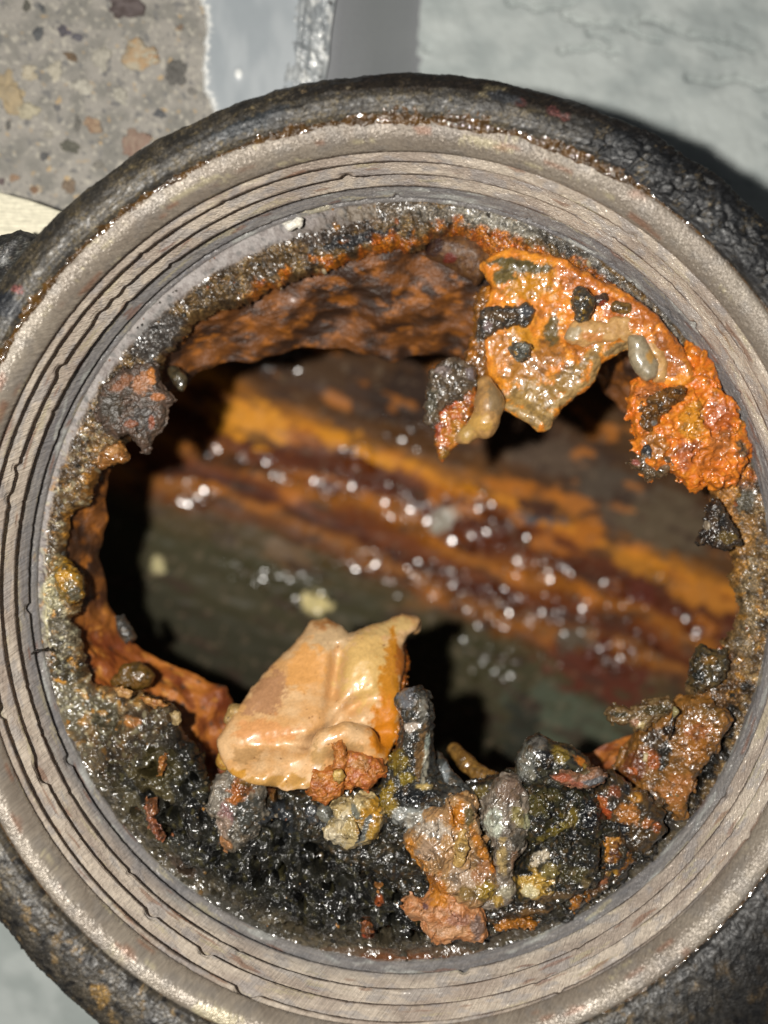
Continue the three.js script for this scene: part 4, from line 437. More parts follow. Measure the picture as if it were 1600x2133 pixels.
piece({ name: 'grey_dome', label: 'rounded grey and black dome with ochre right side, topmost at right of the gap', category: 'lump', z: -18, T: 2.6, R: 2.8, cell: 0.18, base: ['2a2c2c', '494737'], poly: [[1076, 1608], [1085, 1569], [1104, 1543], [1121, 1536], [1154, 1550], [1192, 1562], [1218, 1583], [1224, 1604], [1165, 1630], [1099, 1626]], tilt: [0, -0.25], warp: [0.3, 0.8], disp: [[0.5, 0.5, 'f'], [0.25, 1.2, 'c']], spots: [[1092, 1585, 17, 36, '7d7d74', 15], [1120, 1545, 20, 12, '6d6a64'], [1100, 1606, 10, 12, '8a8676'], [1160, 1568, 20, 16, '8a7430'], [1205, 1580, 18, 8, 'c87826', 30], [1215, 1597, 10, 10, '9a7a34'], [1135, 1575, 20, 18, '15181c']] });
piece({ name: 'rust_flake', label: 'flat red-brown rust flake lying across the black lumps below the grey dome', category: 'flake', z: -14.2, T: 0.9, R: 0.9, cell: 0.15, mat: 'moist', base: ['a07050', '80604c'], poly: [[1144, 1616], [1176, 1605], [1205, 1612], [1222, 1602], [1247, 1599], [1263, 1616], [1258, 1627], [1225, 1643], [1205, 1640], [1179, 1635]], warp: [0.35, 1.4], tilt: [0, 0.15], disp: [[0.25, 1, 'f'], [0.2, 1.8, 'r']], spots: [[1235, 1625, 24, 9, '77787c', -12], [1170, 1618, 20, 8, 'b4603c'], [1195, 1632, 20, 6, 'b06a50'], [1215, 1605, 16, 6, '6a5a3c']] });
piece({ name: 'gritty_clump', label: 'gritty orange and black clump between the black lumps and the ring', category: 'clump', z: -17.6, T: 2, R: 2, cell: 0.18, base: ['3a3128', '5a4426'], poly: [[1237, 1652], [1264, 1611], [1291, 1622], [1311, 1649], [1335, 1650], [1375, 1696], [1380, 1730], [1340, 1770], [1302, 1760], [1275, 1706], [1250, 1686]], warp: [0.5, 1], disp: [[0.5, 0.7, 'c'], [0.35, 1.4, 'c'], [0.25, 1, 'r']], spots: [[1246, 1664, 16, 12, 'c06a34'], [1255, 1695, 14, 18, 'c45a2c', 30], [1300, 1690, 26, 26, 'c07c38'], [1318, 1652, 16, 10, 'c88a30'], [1275, 1640, 14, 14, '8a4c2c'], [1340, 1705, 12, 12, 'a8642c'], [1362, 1716, 10, 10, 'b06030'], [1290, 1722, 24, 18, '1e2226'], [1300, 1640, 12, 14, '23262a']] });
piece({ name: 'amber_lump', label: 'amber and dark red wet lump wedged beside the gritty orange clump', category: 'lump', z: -18.4, T: 1.9, R: 2, cell: 0.18, base: ['b5782c', '5a3420'], poly: [[1264, 1712], [1283, 1724], [1305, 1756], [1318, 1790], [1295, 1806], [1258, 1834], [1236, 1842], [1247, 1800], [1244, 1760]], warp: [0.4, 0.8], disp: [[0.4, 0.6, 'f'], [0.3, 1.2, 'p']], spots: [[1268, 1730, 18, 24, 'dc9c48'], [1256, 1760, 10, 30, 'c8842c'], [1275, 1798, 26, 9, '1d2024'], [1272, 1812, 14, 9, 'b88a34'], [1304, 1764, 10, 8, 'bc6434'], [1252, 1830, 20, 9, 'b87248', -25]] });
for (const [label, poly, c] of [['small orange chip under the black lump with the cream patch', [[1190, 1850], [1205, 1838], [1214, 1852], [1208, 1880], [1195, 1896], [1184, 1882]], ['c27c2a', '8a5a24']], ['tiny orange chip just right of the small orange chip', [[1217, 1850], [1226, 1846], [1229, 1868], [1221, 1876], [1215, 1864]], ['b87430', '6a4a24']], ['orange strip lying along the lower edge of the sludge near the ring', [[1025, 1926], [1045, 1916], [1085, 1910], [1118, 1916], [1110, 1928], [1070, 1930], [1035, 1938]], ['d08428', 'a86a20']], ['orange bead in the black sludge left of the salmon stone', [[783, 1840], [794, 1842], [797, 1862], [790, 1872], [783, 1862]], ['b07438', '86562c']], ['reddish bead low in the black sludge left of the salmon stone', [[754, 1928], [770, 1922], [778, 1936], [766, 1946], [754, 1942]], ['a86238', '7a4a2c']], ['orange splinter standing in the black sludge on the left', [[328, 1606], [336, 1582], [344, 1570], [344, 1590], [336, 1612]], ['c4843c', 'a0622c']], ['thin red sliver in the black sludge on the lower left', [[300, 1680], [310, 1684], [322, 1710], [342, 1744], [334, 1748], [314, 1722]], ['b06a44', '86503a']], ['short rusty sliver just above the thin red sliver', [[306, 1668], [322, 1664], [328, 1690], [318, 1700], [310, 1690]], ['a86a40', '7a4a2c']]])
  piece({ name: 'orange_chip', label, category: 'chip', z: -17.4, T: 0.9, Tb: 2, R: 0.5, cell: 0.13, base: c, poly, warp: [0.3, 1.6], tilt: [0.2, -0.1], disp: [[0.45, 1.1, 'f'], [0.15, 2, 'r']] });
piece({ name: 'mud_roll', label: 'brown-black muddy roll lying along the bottom right of the debris', category: 'mud', z: -18, caps: [[[1030, 1902, -17.6, 14], [1080, 1890, -17.2, 18], [1130, 1880, -17, 20], [1182, 1858, -17.4, 15]]], disp: [[0.5, 0.6, 'f'], [0.3, 1.2, 'c']], cell: 0.19, base: ['4a3a28', '2a2824'], spots: [[1010, 1908, 12, 8, '8a9490'], [1110, 1890, 40, 8, '7a5a34']] });
// straw-coloured flakes on the sludge edge, left
[[[[236, 1432], [255, 1428], [275, 1442], [268, 1456], [248, 1450]], 'tan flake lying on the upper left edge of the black sludge', ['d2a468', 'b58248']], [[[292, 1452], [312, 1450], [345, 1464], [350, 1472], [322, 1474], [300, 1462]], 'orange-tan flake along the sludge edge, right of the first tan flake', ['c8904a', 'a86c34']], [[[355, 1486], [372, 1482], [379, 1500], [374, 1512], [360, 1506]], 'pale blunt chip at the corner of the sludge edge below the tan flakes', ['c8ac78', '9c8458']]].forEach(([poly, label, base]) => piece({ name: 'tan_flake', label, category: 'flake', z: -18.4, T: 0.6, R: 0.5, cell: 0.14, mat: 'moist', base, poly, warp: [0.3, 1.4], tilt: [0.1, 0.2], disp: [[0.25, 1, 'f']] }));
// --- brown flap on the lower right
piece({ name: 'brown_flap', label: 'large wet orange-brown grainy flap leaning in from the lower right of the ring', category: 'rust flap', z: -21, T: 2, R: 2.2, cell: 0.19, tilt: [0.35, -0.1], base: ['aa7436', '8c602c'], poly: [[1353, 1503], [1391, 1487], [1424, 1458], [1476, 1454], [1508, 1492], [1468, 1565], [1434, 1620], [1412, 1690], [1386, 1686], [1345, 1662], [1327, 1636], [1297, 1610], [1320, 1553]], warp: [0.4, 0.8], disp: [[0.8, 0.3, 'f'], [0.3, 1.4, 'c'], [0.25, 0.8, 'r']], spots: [[1320, 1600, 22, 40, '7a4424', 25], [1318, 1608, 8, 12, 'c8682a'], [1375, 1565, 12, 36, '2c2a24', 5], [1355, 1580, 12, 26, 'b8622a'], [1400, 1640, 44, 30, 'b8783e', -40], [1440, 1540, 30, 50, 'b0722e', 25], [1440, 1515, 24, 16, 'b26c38'], [1390, 1520, 14, 12, '2a1c14'], [1360, 1540, 20, 20, '4a3a2c'], [1470, 1475, 26, 12, '8a6430']] });
piece({ name: 'white_chip', label: 'small off-white angular chip on the left face of the brown flap', category: 'chip', z: -20.6, T: 0.9, R: 0.7, cell: 0.14, mat: 'moist', base: ['ecd8a8', 'd8c08c'], poly: [[1337, 1568], [1350, 1564], [1354, 1574], [1346, 1586], [1337, 1586]], warp: [0.15, 1.2] });
piece({ name: 'bark_scrap', label: 'pale ragged bark-like scrap sticking left from the top of the brown flap', category: 'scrap', z: -20, T: 0.9, R: 0.8, cell: 0.15, base: ['9a8058', '7a5c38'], poly: [[1267, 1484], [1280, 1474], [1300, 1476], [1318, 1482], [1345, 1468], [1390, 1458], [1400, 1470], [1352, 1500], [1340, 1513], [1325, 1513], [1312, 1500], [1284, 1502], [1270, 1495]], warp: [0.45, 1.3], disp: [[0.3, 1, 'r'], [0.25, 1.6, 'f']], spots: [[1285, 1486, 16, 6, '4a4430'], [1322, 1500, 10, 10, 'c89878'], [1334, 1508, 8, 8, 'd2ba80'], [1365, 1476, 30, 10, '574a2c']] });
piece({ name: 'twig', label: 'thin dark twig with a small pale leaf hanging over the brown flap', category: 'twig', z: -17, caps: [[[1404, 1478, -17.4, 2.5], [1400, 1500, -16.8, 2.5], [1397, 1520, -16.6, 2.4], [1394, 1540, -17.4, 2.4]], [[1404, 1474, -16.8, 4], [1408, 1482, -16.6, 6], [1404, 1492, -16.8, 3]]], k: 0.3, cell: 0.1, base: ['4a3424', '3a2a1c'], spots: [[1407, 1482, 9, 13, 'a89c6c']] });
piece({ name: 'dark_tuft', label: 'dark wet tuft of grit jutting from the ring edge above the brown flap', category: 'grit', z: -20, T: 1.5, R: 1.4, cell: 0.16, base: ['3a362c', '6a5a38'], poly: [[1440, 1420], [1446, 1385], [1460, 1350], [1482, 1362], [1505, 1358], [1512, 1390], [1490, 1420], [1460, 1436]], warp: [0.6, 1.2], disp: [[0.5, 0.9, 'c'], [0.4, 1.3, 'r']], spots: [[1450, 1405, 12, 14, '22241f'], [1472, 1372, 16, 10, '8a6428'], [1490, 1345, 14, 8, 'c06a34']] });
piece({ name: 'dark_scrap', label: 'dark shiny peeling scrap pointing into the opening on the right', category: 'scrap', z: -19, T: 1, R: 0.9, cell: 0.15, base: ['4a3a2c', '2c2826'], poly: [[1478, 1060], [1490, 1046], [1500, 1062], [1516, 1090], [1528, 1110], [1535, 1128], [1514, 1140], [1486, 1132], [1474, 1114], [1459, 1130], [1468, 1108], [1476, 1090]], warp: [0.35, 1.4], disp: [[0.35, 1, 'r'], [0.3, 1.4, 'f']], spots: [[1498, 1088, 9, 16, '1e2126'], [1470, 1096, 5, 10, 'b8a890'], [1510, 1120, 20, 12, '7a6434']] });
// --- orange clump on the right
piece({ name: 'orange_clump', label: 'bright orange and red rust clump hanging on the right side of the ring', category: 'rust clump', mat: 'slick', z: -20, T: 2, R: 2.2, cell: 0.19, base: ['e88a26', 'dc741e'], gain: 1.3, poly: [[1331, 788], [1362, 798], [1418, 806], [1430, 770], [1437, 722], [1462, 730], [1480, 760], [1497, 813], [1530, 853], [1545, 897], [1557, 928], [1548, 974], [1524, 1000], [1489, 1010], [1464, 999], [1439, 1012], [1421, 999], [1408, 982], [1378, 968], [1350, 990], [1337, 960], [1331, 925], [1325, 897], [1322, 863], [1314, 841]], warp: [0.5, 1], disp: [[0.9, 0.36, 'f'], [0.4, 0.8, 'f'], [0.3, 0.9, 'r'], [0.1, 1.7, 'c']], spots: [[1435, 880, 30, 44, 'f0a02a', 10], [1490, 870, 34, 36, 'd47030', 20], [1425, 950, 26, 30, 'd07038', 10], [1490, 930, 26, 30, 'd88038'], [1460, 965, 30, 30, 'e8832a', 20], [1360, 930, 24, 26, 'c07a2c'], [1345, 820, 30, 18, 'd07a38'], [1535, 935, 14, 20, '8a6a48'], [1540, 870, 10, 30, 'd98c2c']] });
piece({ name: 'brown_worm', label: 'brown lumpy worm-shaped ridge lying on the orange clump', category: 'deposit', z: -18, caps: [[[1352, 880, -17.8, 13], [1356, 852, -17.4, 15], [1384, 836, -17.2, 15], [1412, 818, -17.4, 13]]], disp: [[0.6, 0.7, 'f'], [0.4, 1.2, 'r']], cell: 0.16, base: ['8a5a20', '5a3c1c'], spots: [[1360, 884, 8, 8, 'a09a94']] });
piece({ name: 'grit_scrap', label: 'grey-brown gritty scrap with a dark pebble at the lower left of the orange clump', category: 'scrap', z: -19.6, T: 1.3, R: 1.1, cell: 0.15, base: ['6a5a44', '8a6a4a'], poly: [[1314, 964], [1336, 952], [1350, 944], [1395, 950], [1404, 968], [1385, 986], [1350, 992], [1332, 974]], warp: [0.5, 1.4], caps: [[[1349, 938, -18.6, 11], [1346, 948, -18.6, 9]]], disp: [[0.3, 1.3, 'c'], [0.25, 1, 'r']], spots: [[1348, 940, 12, 12, '3a4048'], [1322, 964, 10, 6, 'b0685c'], [1370, 960, 30, 10, '7a6248']] });
// --- the flap that hangs from the upper right
piece({ name: 'orange_flap', label: 'large wet orange and tan flap hanging with dripping points from the upper right', category: 'rust flap', z: -21, T: 1.3, Tb: 1.2, R: 1.3, cell: 0.19, k: 1.2, base: ['e4922c', 'd47e28'], gain: 1.2, grain: 0.5, tilt: [0.12, 0.05], poly: [[1010, 545], [1060, 520], [1165, 545], [1240, 590], [1300, 620], [1360, 670], [1410, 730], [1440, 790], [1410, 810], [1372, 800], [1352, 792], [1330, 750], [1304, 708], [1277, 726], [1248, 738], [1238, 760], [1228, 782], [1202, 803], [1176, 822], [1157, 842], [1148, 868], [1139, 886], [1127, 888], [1110, 874], [1090, 862], [1051, 846], [1046, 800], [1022, 780], [1012, 745], [1004, 690], [1014, 640], [1030, 600]], warp: [0.25, 0.7],
  h: (x, y) => 0.9 * Math.exp(-(((x - 1050) / 40) ** 2 + ((y - 770) / 60) ** 2)) + 0.8 * Math.exp(-(((x - 1130) / 50) ** 2 + ((y - 860) / 40) ** 2)) - 0.9 * Math.exp(-(((x - 1150) / 40) ** 2 + ((y - 690) / 40) ** 2)) + 0.6 * Math.sin(x * 0.02) * Math.sin(y * 0.022),
  mat: 'slick', caps: [[[1060, 848, -20.6, 7], [1090, 860, -20.4, 9], [1112, 872, -20.2, 8], [1128, 884, -20, 9], [1142, 876, -20.2, 8], [1152, 850, -20.4, 9], [1176, 824, -20.4, 8], [1204, 802, -20.4, 9], [1228, 782, -20.4, 9], [1240, 752, -20.4, 9], [1262, 736, -20.4, 8], [1296, 712, -20.4, 9]]], disp: [[0.45, 0.3, 'p'], [0.2, 0.7, 'r'], [0.08, 1.6, 'c']],
  spots: [[1110, 590, 70, 36, 'e49a28', -10], [1200, 590, 60, 24, 'dc7e2a', 20], [1270, 650, 60, 22, 'd87828', 40], [1080, 556, 60, 14, '6a5c34', 10], [1050, 575, 24, 24, '7a6838', 40], [1095, 770, 50, 40, 'c8883a'], [1095, 825, 50, 34, 'b99250'], [1120, 860, 40, 34, 'c09a58'], [1170, 800, 60, 24, 'b08848', -40], [1140, 740, 36, 40, 'c07c30'], [1084, 712, 36, 34, 'eba02c'], [1230, 740, 30, 14, 'c89c58', -40], [1200, 720, 30, 24, 'd07c28'], [1150, 690, 16, 30, '7a6434', 10], [1040, 730, 20, 40, 'd88a30'], [1280, 700, 30, 14, 'd8862c', -20], [1090, 866, 46, 11, 'c9a468', 28], [1142, 872, 12, 24, 'c9a468'], [1180, 826, 50, 10, 'c9a468', -38], [1236, 766, 12, 34, 'c9a468', 15], [1280, 730, 44, 9, 'c4a26c', -22], [1380, 740, 44, 50, 'd87c2c', 40], [1330, 660, 50, 24, 'd47828', 40]] });
piece({ name: 'slime_ridge', label: 'greyish-tan translucent slime ridge curving across the upper right flap', category: 'slime', z: -19.2, T: 1.1, Tb: 1, R: 1, k: 1, poly: [[1178, 702], [1190, 680], [1214, 664], [1236, 672], [1258, 680], [1276, 666], [1304, 660], [1332, 674], [1356, 690], [1378, 722], [1388, 760], [1380, 792], [1366, 792], [1362, 750], [1344, 714], [1322, 704], [1296, 706], [1272, 712], [1246, 706], [1224, 714], [1196, 712]], warp: [0.35, 0.6], disp: [[0.3, 0.4, 'p'], [0.12, 1.1, 'p']], cell: 0.17, mat: 'slime', base: ['d0a468', 'bd9058'], gain: 1.4, spots: [[1230, 704, 26, 10, 'dc9450'], [1190, 694, 16, 14, 'c0aa84'], [1340, 694, 30, 14, 'd0923e', 40]] });
piece({ name: 'grey_bulb', label: 'smooth grey translucent bulb hanging at the right end of the slime ridge', category: 'slime', z: -18.6, poly: [[1312, 704], [1336, 704], [1352, 730], [1366, 760], [1362, 782], [1346, 788], [1328, 772], [1316, 744]], T: 1.3, R: 1.5, warp: [0.2, 0.5], disp: [[0.12, 0.4, 'p']], cell: 0.18, mat: 'slime', base: ['a8997c', '94876c'], gain: 1.5, spots: [[1352, 745, 10, 14, 'cc9c54']] });
piece({ name: 'tan_drop', label: 'smooth tan drop of slime hanging left of the orange flap', category: 'slime', z: -20, caps: [[[1012, 800, -21, 18], [1020, 838, -20, 27], [1012, 880, -19.6, 25], [1012, 898, -19.8, 14]], [[1000, 880, -20, 20], [972, 908, -20.6, 14], [955, 915, -21, 9]]], k: 1.2, disp: [[0.2, 0.45, 'p']], cell: 0.18, mat: 'slime', base: ['c29458', 'a8804e'], gain: 1.5, spots: [[1000, 884, 24, 20, 'd8a858'], [968, 900, 24, 16, 'c8a058'], [1030, 830, 16, 40, '9c8058']] });
piece({ name: 'red_rind', label: 'red and orange rind edging the left side of the tan drop', category: 'rust', z: -22, T: 1, R: 0.9, cell: 0.16, base: ['d47230', 'd88a34'], poly: [[984, 802], [960, 830], [922, 850], [912, 880], [911, 920], [921, 957], [940, 930], [962, 905], [976, 860], [990, 830]], warp: [0.3, 1], disp: [[0.25, 0.9, 'f'], [0.15, 1.6, 'c']], spots: [[930, 850, 40, 9, 'cf6426', -28], [912, 890, 7, 26, 'b85530'], [950, 900, 20, 26, 'cc8a30', 30], [925, 945, 10, 14, 'b88434']] });
piece({ name: 'grit_cluster', label: 'grey-brown crystalline grit cluster at the left end of the upper right flap', category: 'grit', z: -21.6, T: 1.6, R: 1.5, cell: 0.16, base: ['54483a', '7a6a58'], poly: [[902, 776], [920, 760], [940, 748], [968, 758], [990, 768], [988, 800], [960, 828], [922, 848], [900, 890], [888, 876], [892, 830]], warp: [0.6, 1.1], disp: [[0.5, 1, 'c'], [0.3, 2, 'c']], spots: [[925, 775, 16, 12, '9a8a84'], [900, 840, 12, 30, '6a6454'], [980, 780, 12, 14, '8a7c7c']] });
piece({ name: 'brown_strip', label: 'brown and orange strip joining the grit cluster to the crust above', category: 'rust', z: -22.4, T: 1.1, R: 1, cell: 0.18, base: ['8a5a24', 'a86c24'], poly: [[996, 620], [1016, 600], [1030, 640], [1016, 690], [1010, 745], [1012, 790], [992, 778], [970, 762], [982, 730], [992, 690]], warp: [0.4, 1], disp: [[0.35, 0.8, 'r'], [0.2, 1.5, 'c']], spots: [[1020, 610, 10, 24, 'd08428'], [985, 728, 16, 16, 'c87c24'], [1000, 690, 10, 30, '54483a']] });
piece({ name: 'grit_band', label: 'dark sparkling grit band across the upper part of the orange flap', category: 'grit', z: -19.7, T: 0.9, R: 0.9, cell: 0.15, base: ['5a4c3c', '3c3834'], poly: [[1004, 655], [1030, 644], [1070, 648], [1095, 636], [1112, 648], [1100, 672], [1060, 676], [1024, 690], [1006, 700]], warp: [0.6, 1.3], disp: [[0.4, 1.2, 'c'], [0.25, 2.2, 'c']], spots: [[1095, 648, 16, 12, '55565a'], [1040, 660, 30, 10, '6a543c'], [1015, 680, 10, 14, '8a7878']] });
piece({ name: 'iron_scab', label: 'round grey metallic scab ringed with orange on the orange flap', category: 'scab', z: -19, poly: [[1064, 730], [1072, 716], [1090, 712], [1104, 722], [1102, 742], [1086, 750], [1070, 746]], T: 0.9, R: 0.9, disp: [[0.4, 0.9, 'f'], [0.25, 1.6, 'r']], cell: 0.14, base: ['55564e', '7a7a70'], flecks: [['b8862c', 1.2, 0.3]] });
piece({ name: 'black_nodule', label: 'black and ochre knobbly nodule high on the orange flap', category: 'nodule', z: -18, caps: [[[1208, 614, -18, 16], [1216, 632, -17.4, 19], [1212, 656, -17.6, 13]]], disp: [[0.45, 0.9, 'c'], [0.3, 1.6, 'r']], cell: 0.15, base: ['3c3a34', '5c5444'], flecks: [['a88434', 1, 0.3]] });
piece({ name: 'black_nodule', label: 'smaller reddish black nodule just right of the knobbly black nodule', category: 'nodule', z: -18, caps: [[[1246, 626, -17.8, 11], [1256, 622, -17.8, 11]]], disp: [[0.35, 1, 'c']], cell: 0.15, base: ['4a342c', '5c4438'], spots: [[1256, 634, 8, 6, 'a84a34']] });
piece({ name: 'olive_lump', label: 'olive-brown soft lump right of the two black nodules', category: 'lump', z: -18.6, caps: [[[1284, 640, -18.6, 13], [1304, 642, -18.6, 14]]], disp: [[0.3, 0.9, 'c']], cell: 0.16, base: ['9a7434', '7a5c2c'] });
piece({ name: 'brown_blister', label: 'smooth brown blister under the top edge of the crust', category: 'blister', z: -25, T: 3, R: 3.4, cell: 0.22, base: ['7a5430', '5c3c24'], gain: 1.5, mat: 'moist', poly: [[888, 530], [905, 498], [950, 488], [1000, 500], [1022, 530], [1020, 566], [990, 590], [960, 560], [925, 545]], warp: [0.4, 0.5], disp: [[0.3, 0.4, 'p']], spots: [[900, 515, 22, 22, '3c2018'], [935, 545, 14, 10, '7a3020']] });
// --- the flake on the left and small bits round the rim
piece({ name: 'rust_flake', label: 'pointed grey and rust-red flake hanging from the left side of the ring', category: 'flake', z: -18.4, T: 1, R: 0.9, cell: 0.16, mat: 'moist', base: ['6a5446', '54483e'], poly: [[210, 850], [223, 808], [255, 784], [285, 770], [316, 762], [328, 772], [327, 802], [345, 820], [357, 831], [338, 842], [340, 868], [330, 890], [314, 908], [301, 935], [285, 915], [270, 894], [244, 904], [222, 890]], warp: [0.35, 1.1], tilt: [-0.1, 0.1], disp: [[0.45, 0.55, 'f'], [0.3, 1, 'r'], [0.1, 2.4, 'p']], spots: [[300, 800, 22, 22, 'b07850', -30], [320, 785, 8, 20, 'd0843e'], [335, 828, 14, 8, 'c07a48'], [260, 800, 30, 12, '96664a', -35], [300, 870, 26, 30, '5a5450'], [240, 850, 24, 30, '4a4238'], [318, 880, 8, 12, 'a05c40'], [275, 885, 14, 8, '8a5030']] });
piece({ name: 'grey_stub', label: 'small grey stub under the crust right of the pointed rust flake', category: 'deposit', z: -25, caps: [[[362, 775, -26, 11], [374, 790, -25, 10], [378, 805, -25, 8]]], disp: [[0.3, 0.9, 'r']], cell: 0.16, base: ['6a6048', '4c4434'] });
piece({ name: 'tan_nub', label: 'wet tan nub on the left crust below the pointed rust flake', category: 'nub', z: -20, T: 1.2, R: 1.1, cell: 0.16, base: ['b07a40', '9a6430'], poly: [[214, 945], [228, 930], [250, 926], [258, 944], [268, 950], [258, 960], [232, 962], [212, 972]], warp: [0.35, 1.2], disp: [[0.3, 0.9, 'f'], [0.15, 1.6, 'c']], spots: [[240, 940, 14, 10, 'cc9458']] });
piece({ name: 'white_crumb', label: 'single white crumb on the upper left edge of the crust', category: 'crumb', z: -18.6, caps: [[[605, 471, -18.6, 10], [621, 464, -18.4, 11]]], disp: [[0.25, 0.8, 'f']], cell: 0.13, mat: 'moist', dirt: 0, base: ['f6f2e8', 'eae4d4'], gain: 1.3 });
piece({ name: 'yellow_nub', label: 'knobbly yellow-ochre nub on the left edge of the crust', category: 'nub', z: -20, T: 1.5, R: 1.3, cell: 0.16, base: ['c8922c', '8a7440'], poly: [[120, 1186], [140, 1178], [162, 1196], [172, 1216], [168, 1240], [150, 1252], [128, 1240], [122, 1212]], warp: [0.4, 1.2], disp: [[0.45, 1, 'c'], [0.2, 2, 'c']], spots: [[160, 1235, 14, 16, '6a6450'], [135, 1195, 14, 12, 'd8a02c']] });
piece({ name: 'fibre', label: 'short dark curled fibre lying across the inner ring edge at the left', category: 'fibre', z: -16, caps: [[[66, 1362, -16.5, 2.2], [76, 1354, -16, 2.2], [88, 1354, -16.4, 2.2], [100, 1350, -17.6, 2.2], [108, 1356, -18.6, 2.2]]], k: 0.2, cell: 0.09, base: ['2a2420'], dirt: 0 });
piece({ name: 'dark_stone', label: 'dark grey stone stuck on the orange-brown wall at the lower left', category: 'stone', z: -29.6, T: 1.6, R: 1.3, cell: 0.18, base: ['4a4844', '5c5a56'], poly: [[242, 1292], [258, 1284], [276, 1308], [280, 1328], [264, 1340], [248, 1320]], warp: [0.3, 1], disp: [[0.4, 0.7, 'f']] });
piece({ name: 'mud_clot', label: 'brown glistening clot on the orange-brown wall below the dark stone', category: 'clot', z: -26, T: 1.6, R: 2, cell: 0.2, base: ['6a5020', '86602c'], poly: [[234, 1420], [256, 1392], [290, 1384], [316, 1404], [310, 1424], [270, 1432]], warp: [0.4, 0.8], disp: [[0.35, 0.9, 'c']] });
// water beads on the far wall of the pipe: nobody could count them
{
  const r = rng(5), beads = [], put = (px, py, k) => { const h = hitPipe(px, py), n = [-SX[0] * 0, 0, 1]; const s = h.s / PR, nz = Math.sqrt(Math.max(0.02, 1 - s * s)); const ga = () => (r() + r() + r() - 1.5) * 0.42, N = new THREE.Vector3(-SX[0] * s * 0.63 + ga(), -SX[1] * s * 0.63 + ga(), nz).normalize(); const dd = 1 - pipeRelief(h.l, h.s, 0) / 30; beads.push([[PC[0] + AX[0] * h.l + SX[0] * h.s * dd, PC[1] + AX[1] * h.l + SX[1] * h.s * dd, PC[2] + (h.p[2] - PC[2]) * dd], N, k]); };
  for (const [x, y, rx, ry, n, k] of [[440, 940, 14, 12, 2, 1], [400, 1030, 36, 22, 7, 1.2], [520, 955, 40, 8, 4, 1], [745, 960, 26, 20, 6, 1.5], [600, 990, 20, 8, 3, 0.9], [690, 1010, 40, 20, 8, 1], [800, 1030, 50, 18, 9, 1], [950, 1070, 60, 40, 24, 1.2], [1040, 1105, 50, 20, 14, 1.3], [840, 1060, 30, 20, 6, 0.9], [750, 1165, 50, 14, 9, 1.1], [790, 1195, 26, 14, 5, 1], [900, 1205, 60, 26, 12, 1], [1000, 1245, 50, 22, 14, 1.1], [1060, 1280, 40, 26, 12, 1.3], [1110, 1290, 20, 14, 5, 1], [1120, 1180, 50, 24, 8, 1.1], [1280, 1225, 16, 8, 4, 1.5], [1370, 1200, 20, 10, 3, 1], [1290, 1365, 60, 26, 12, 1], [1450, 1300, 16, 10, 4, 1.3], [800, 695, 40, 10, 4, 0.8], [580, 760, 60, 30, 4, 0.9], [860, 900, 60, 30, 5, 0.8], [1010, 1380, 60, 40, 4, 0.8], [640, 1250, 50, 20, 3, 0.8], [1200, 1280, 160, 70, 16, 0.8], [560, 1200, 80, 20, 5, 0.7]])
    for (let i = 0; i < n * 17; i++) put(x + (r() + r() + r() - 1.5) * rx * 1.15, y + (r() + r() + r() - 1.5) * ry * 1.15, k * (0.3 + 1.1 * Math.pow(r(), 1.6)));
  const g = new THREE.SphereGeometry(1, 14, 10), m = new THREE.MeshPhysicalMaterial({ color: 0xffffff, roughness: 0.17 }), im = new THREE.InstancedMesh(g, m, beads.length), Mx = new THREE.Matrix4(), Q = new THREE.Quaternion(), tint = new THREE.Color(), Zv = new THREE.Vector3(0, 0, 1);
  beads.forEach(([p, N, k], i) => { Q.setFromUnitVectors(Zv, N); Mx.compose(new THREE.Vector3(p[0] * MM, p[1] * MM, (p[2] + 0.3) * MM), Q, new THREE.Vector3(0.85 * k * MM, 0.85 * k * MM, 0.05 * k * MM)); im.setMatrixAt(i, Mx); im.setColorAt(i, tint.setRGB(...pipeColour(p[0], p[1]))); });
  im.name = numbered('water_beads'); im.castShadow = im.receiveShadow = true; scene.add(im); tag(im, 'tiny glinting water beads scattered over the far wall of the pipe', 'water beads', null, 'stuff');
}
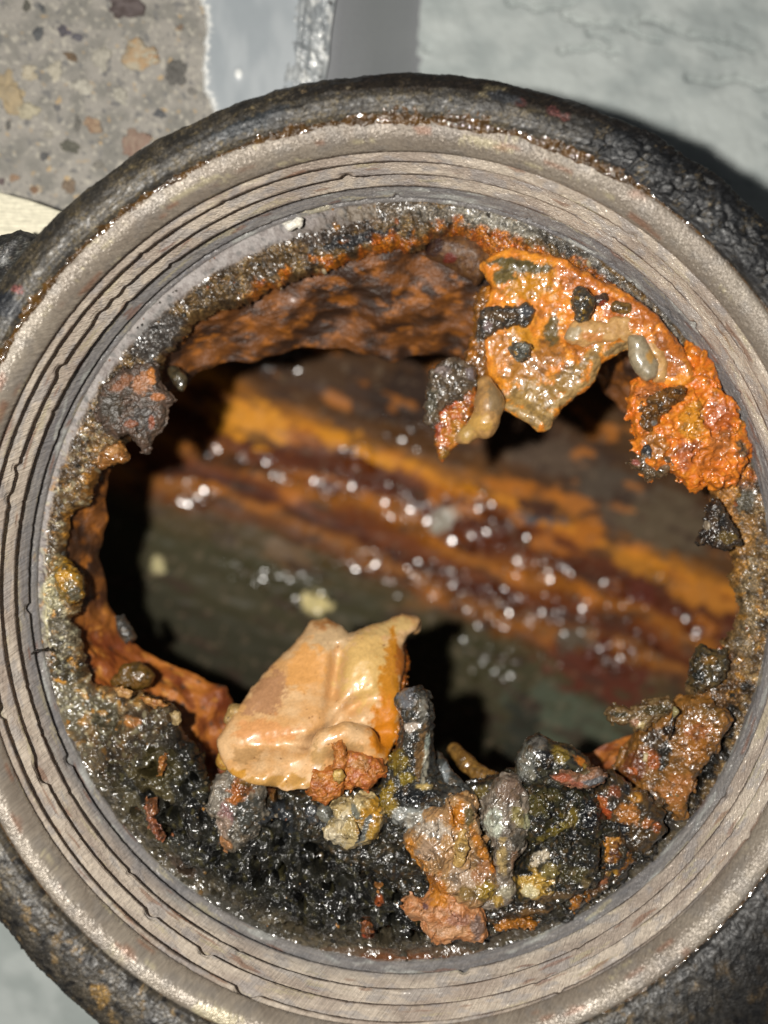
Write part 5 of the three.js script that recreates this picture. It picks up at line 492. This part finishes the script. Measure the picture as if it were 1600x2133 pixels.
{ // pale wooden edge at the far left, and the dark lug under it
  const z = -24, P = [[-260, 405], [0, 408], [60, 424], [122, 446], [160, 470], [60, 560], [-260, 600]].map(([x, y]) => at(x, y, z)), sh = new THREE.Shape(P.map(([x, y]) => new THREE.Vector2(x, y)));
  const g0 = new THREE.ExtrudeGeometry(sh, { depth: 8, bevelEnabled: true, bevelSize: 0.5, bevelThickness: 0.5, bevelSegments: 3, curveSegments: 4 }), p = g0.attributes.position, P2 = [], C = [], b = at(0, 480, z);
  for (let i = 0; i < p.count; i++) { P2.push((p.getX(i) - b[0]) * MM, (p.getY(i) - b[1]) * MM, (p.getZ(i) - 8) * MM); }
  const w = 256, px = new Uint8Array(w * w * 4); for (let y = 0; y < w; y++) for (let x = 0; x < w; x++) { const n = fbm(x * 0.02, y * 0.2, 3, 3) * 0.5 + 0.4 * fbm(x * 0.08, y * 0.08, 8, 3), k = clamp(0.86 + 0.18 * n); px.set([228 * k, 222 * k, 198 * k, 255], (y * w + x) * 4); }
  const t = new THREE.DataTexture(px, w, w); t.colorSpace = THREE.SRGBColorSpace; t.wrapS = t.wrapT = THREE.RepeatWrapping; t.magFilter = THREE.LinearFilter; t.repeat.set(60, 60); t.needsUpdate = true;
  const g = new THREE.BufferGeometry(); g.setAttribute('position', new THREE.Float32BufferAttribute(P2, 3)); g.setAttribute('uv', new THREE.Float32BufferAttribute(P2.flatMap((v, i) => (i % 3 === 0 ? [v, P2[i + 1]] : [])), 2)); g.computeVertexNormals();
  tag(mesh('wooden_board', g, new THREE.MeshStandardMaterial({ map: t, roughness: 0.8 }), null, b), 'pale wooden board edge at the far left between concrete and pipe', 'board');
}
piece({ name: 'hub_lug', parent: fitting, parentBase: [0, 0, 0], z: -12, T: 4, R: 4, cell: 0.3, mat: 'iron', base: ['3a3a3a', '54544f'], poly: [[-40, 520], [10, 498], [48, 486], [80, 500], [60, 560], [10, 620], [-60, 640]], disp: [[0.3, 0.8, 'p']] });
/*P1*/
renderer.render(scene, camera);
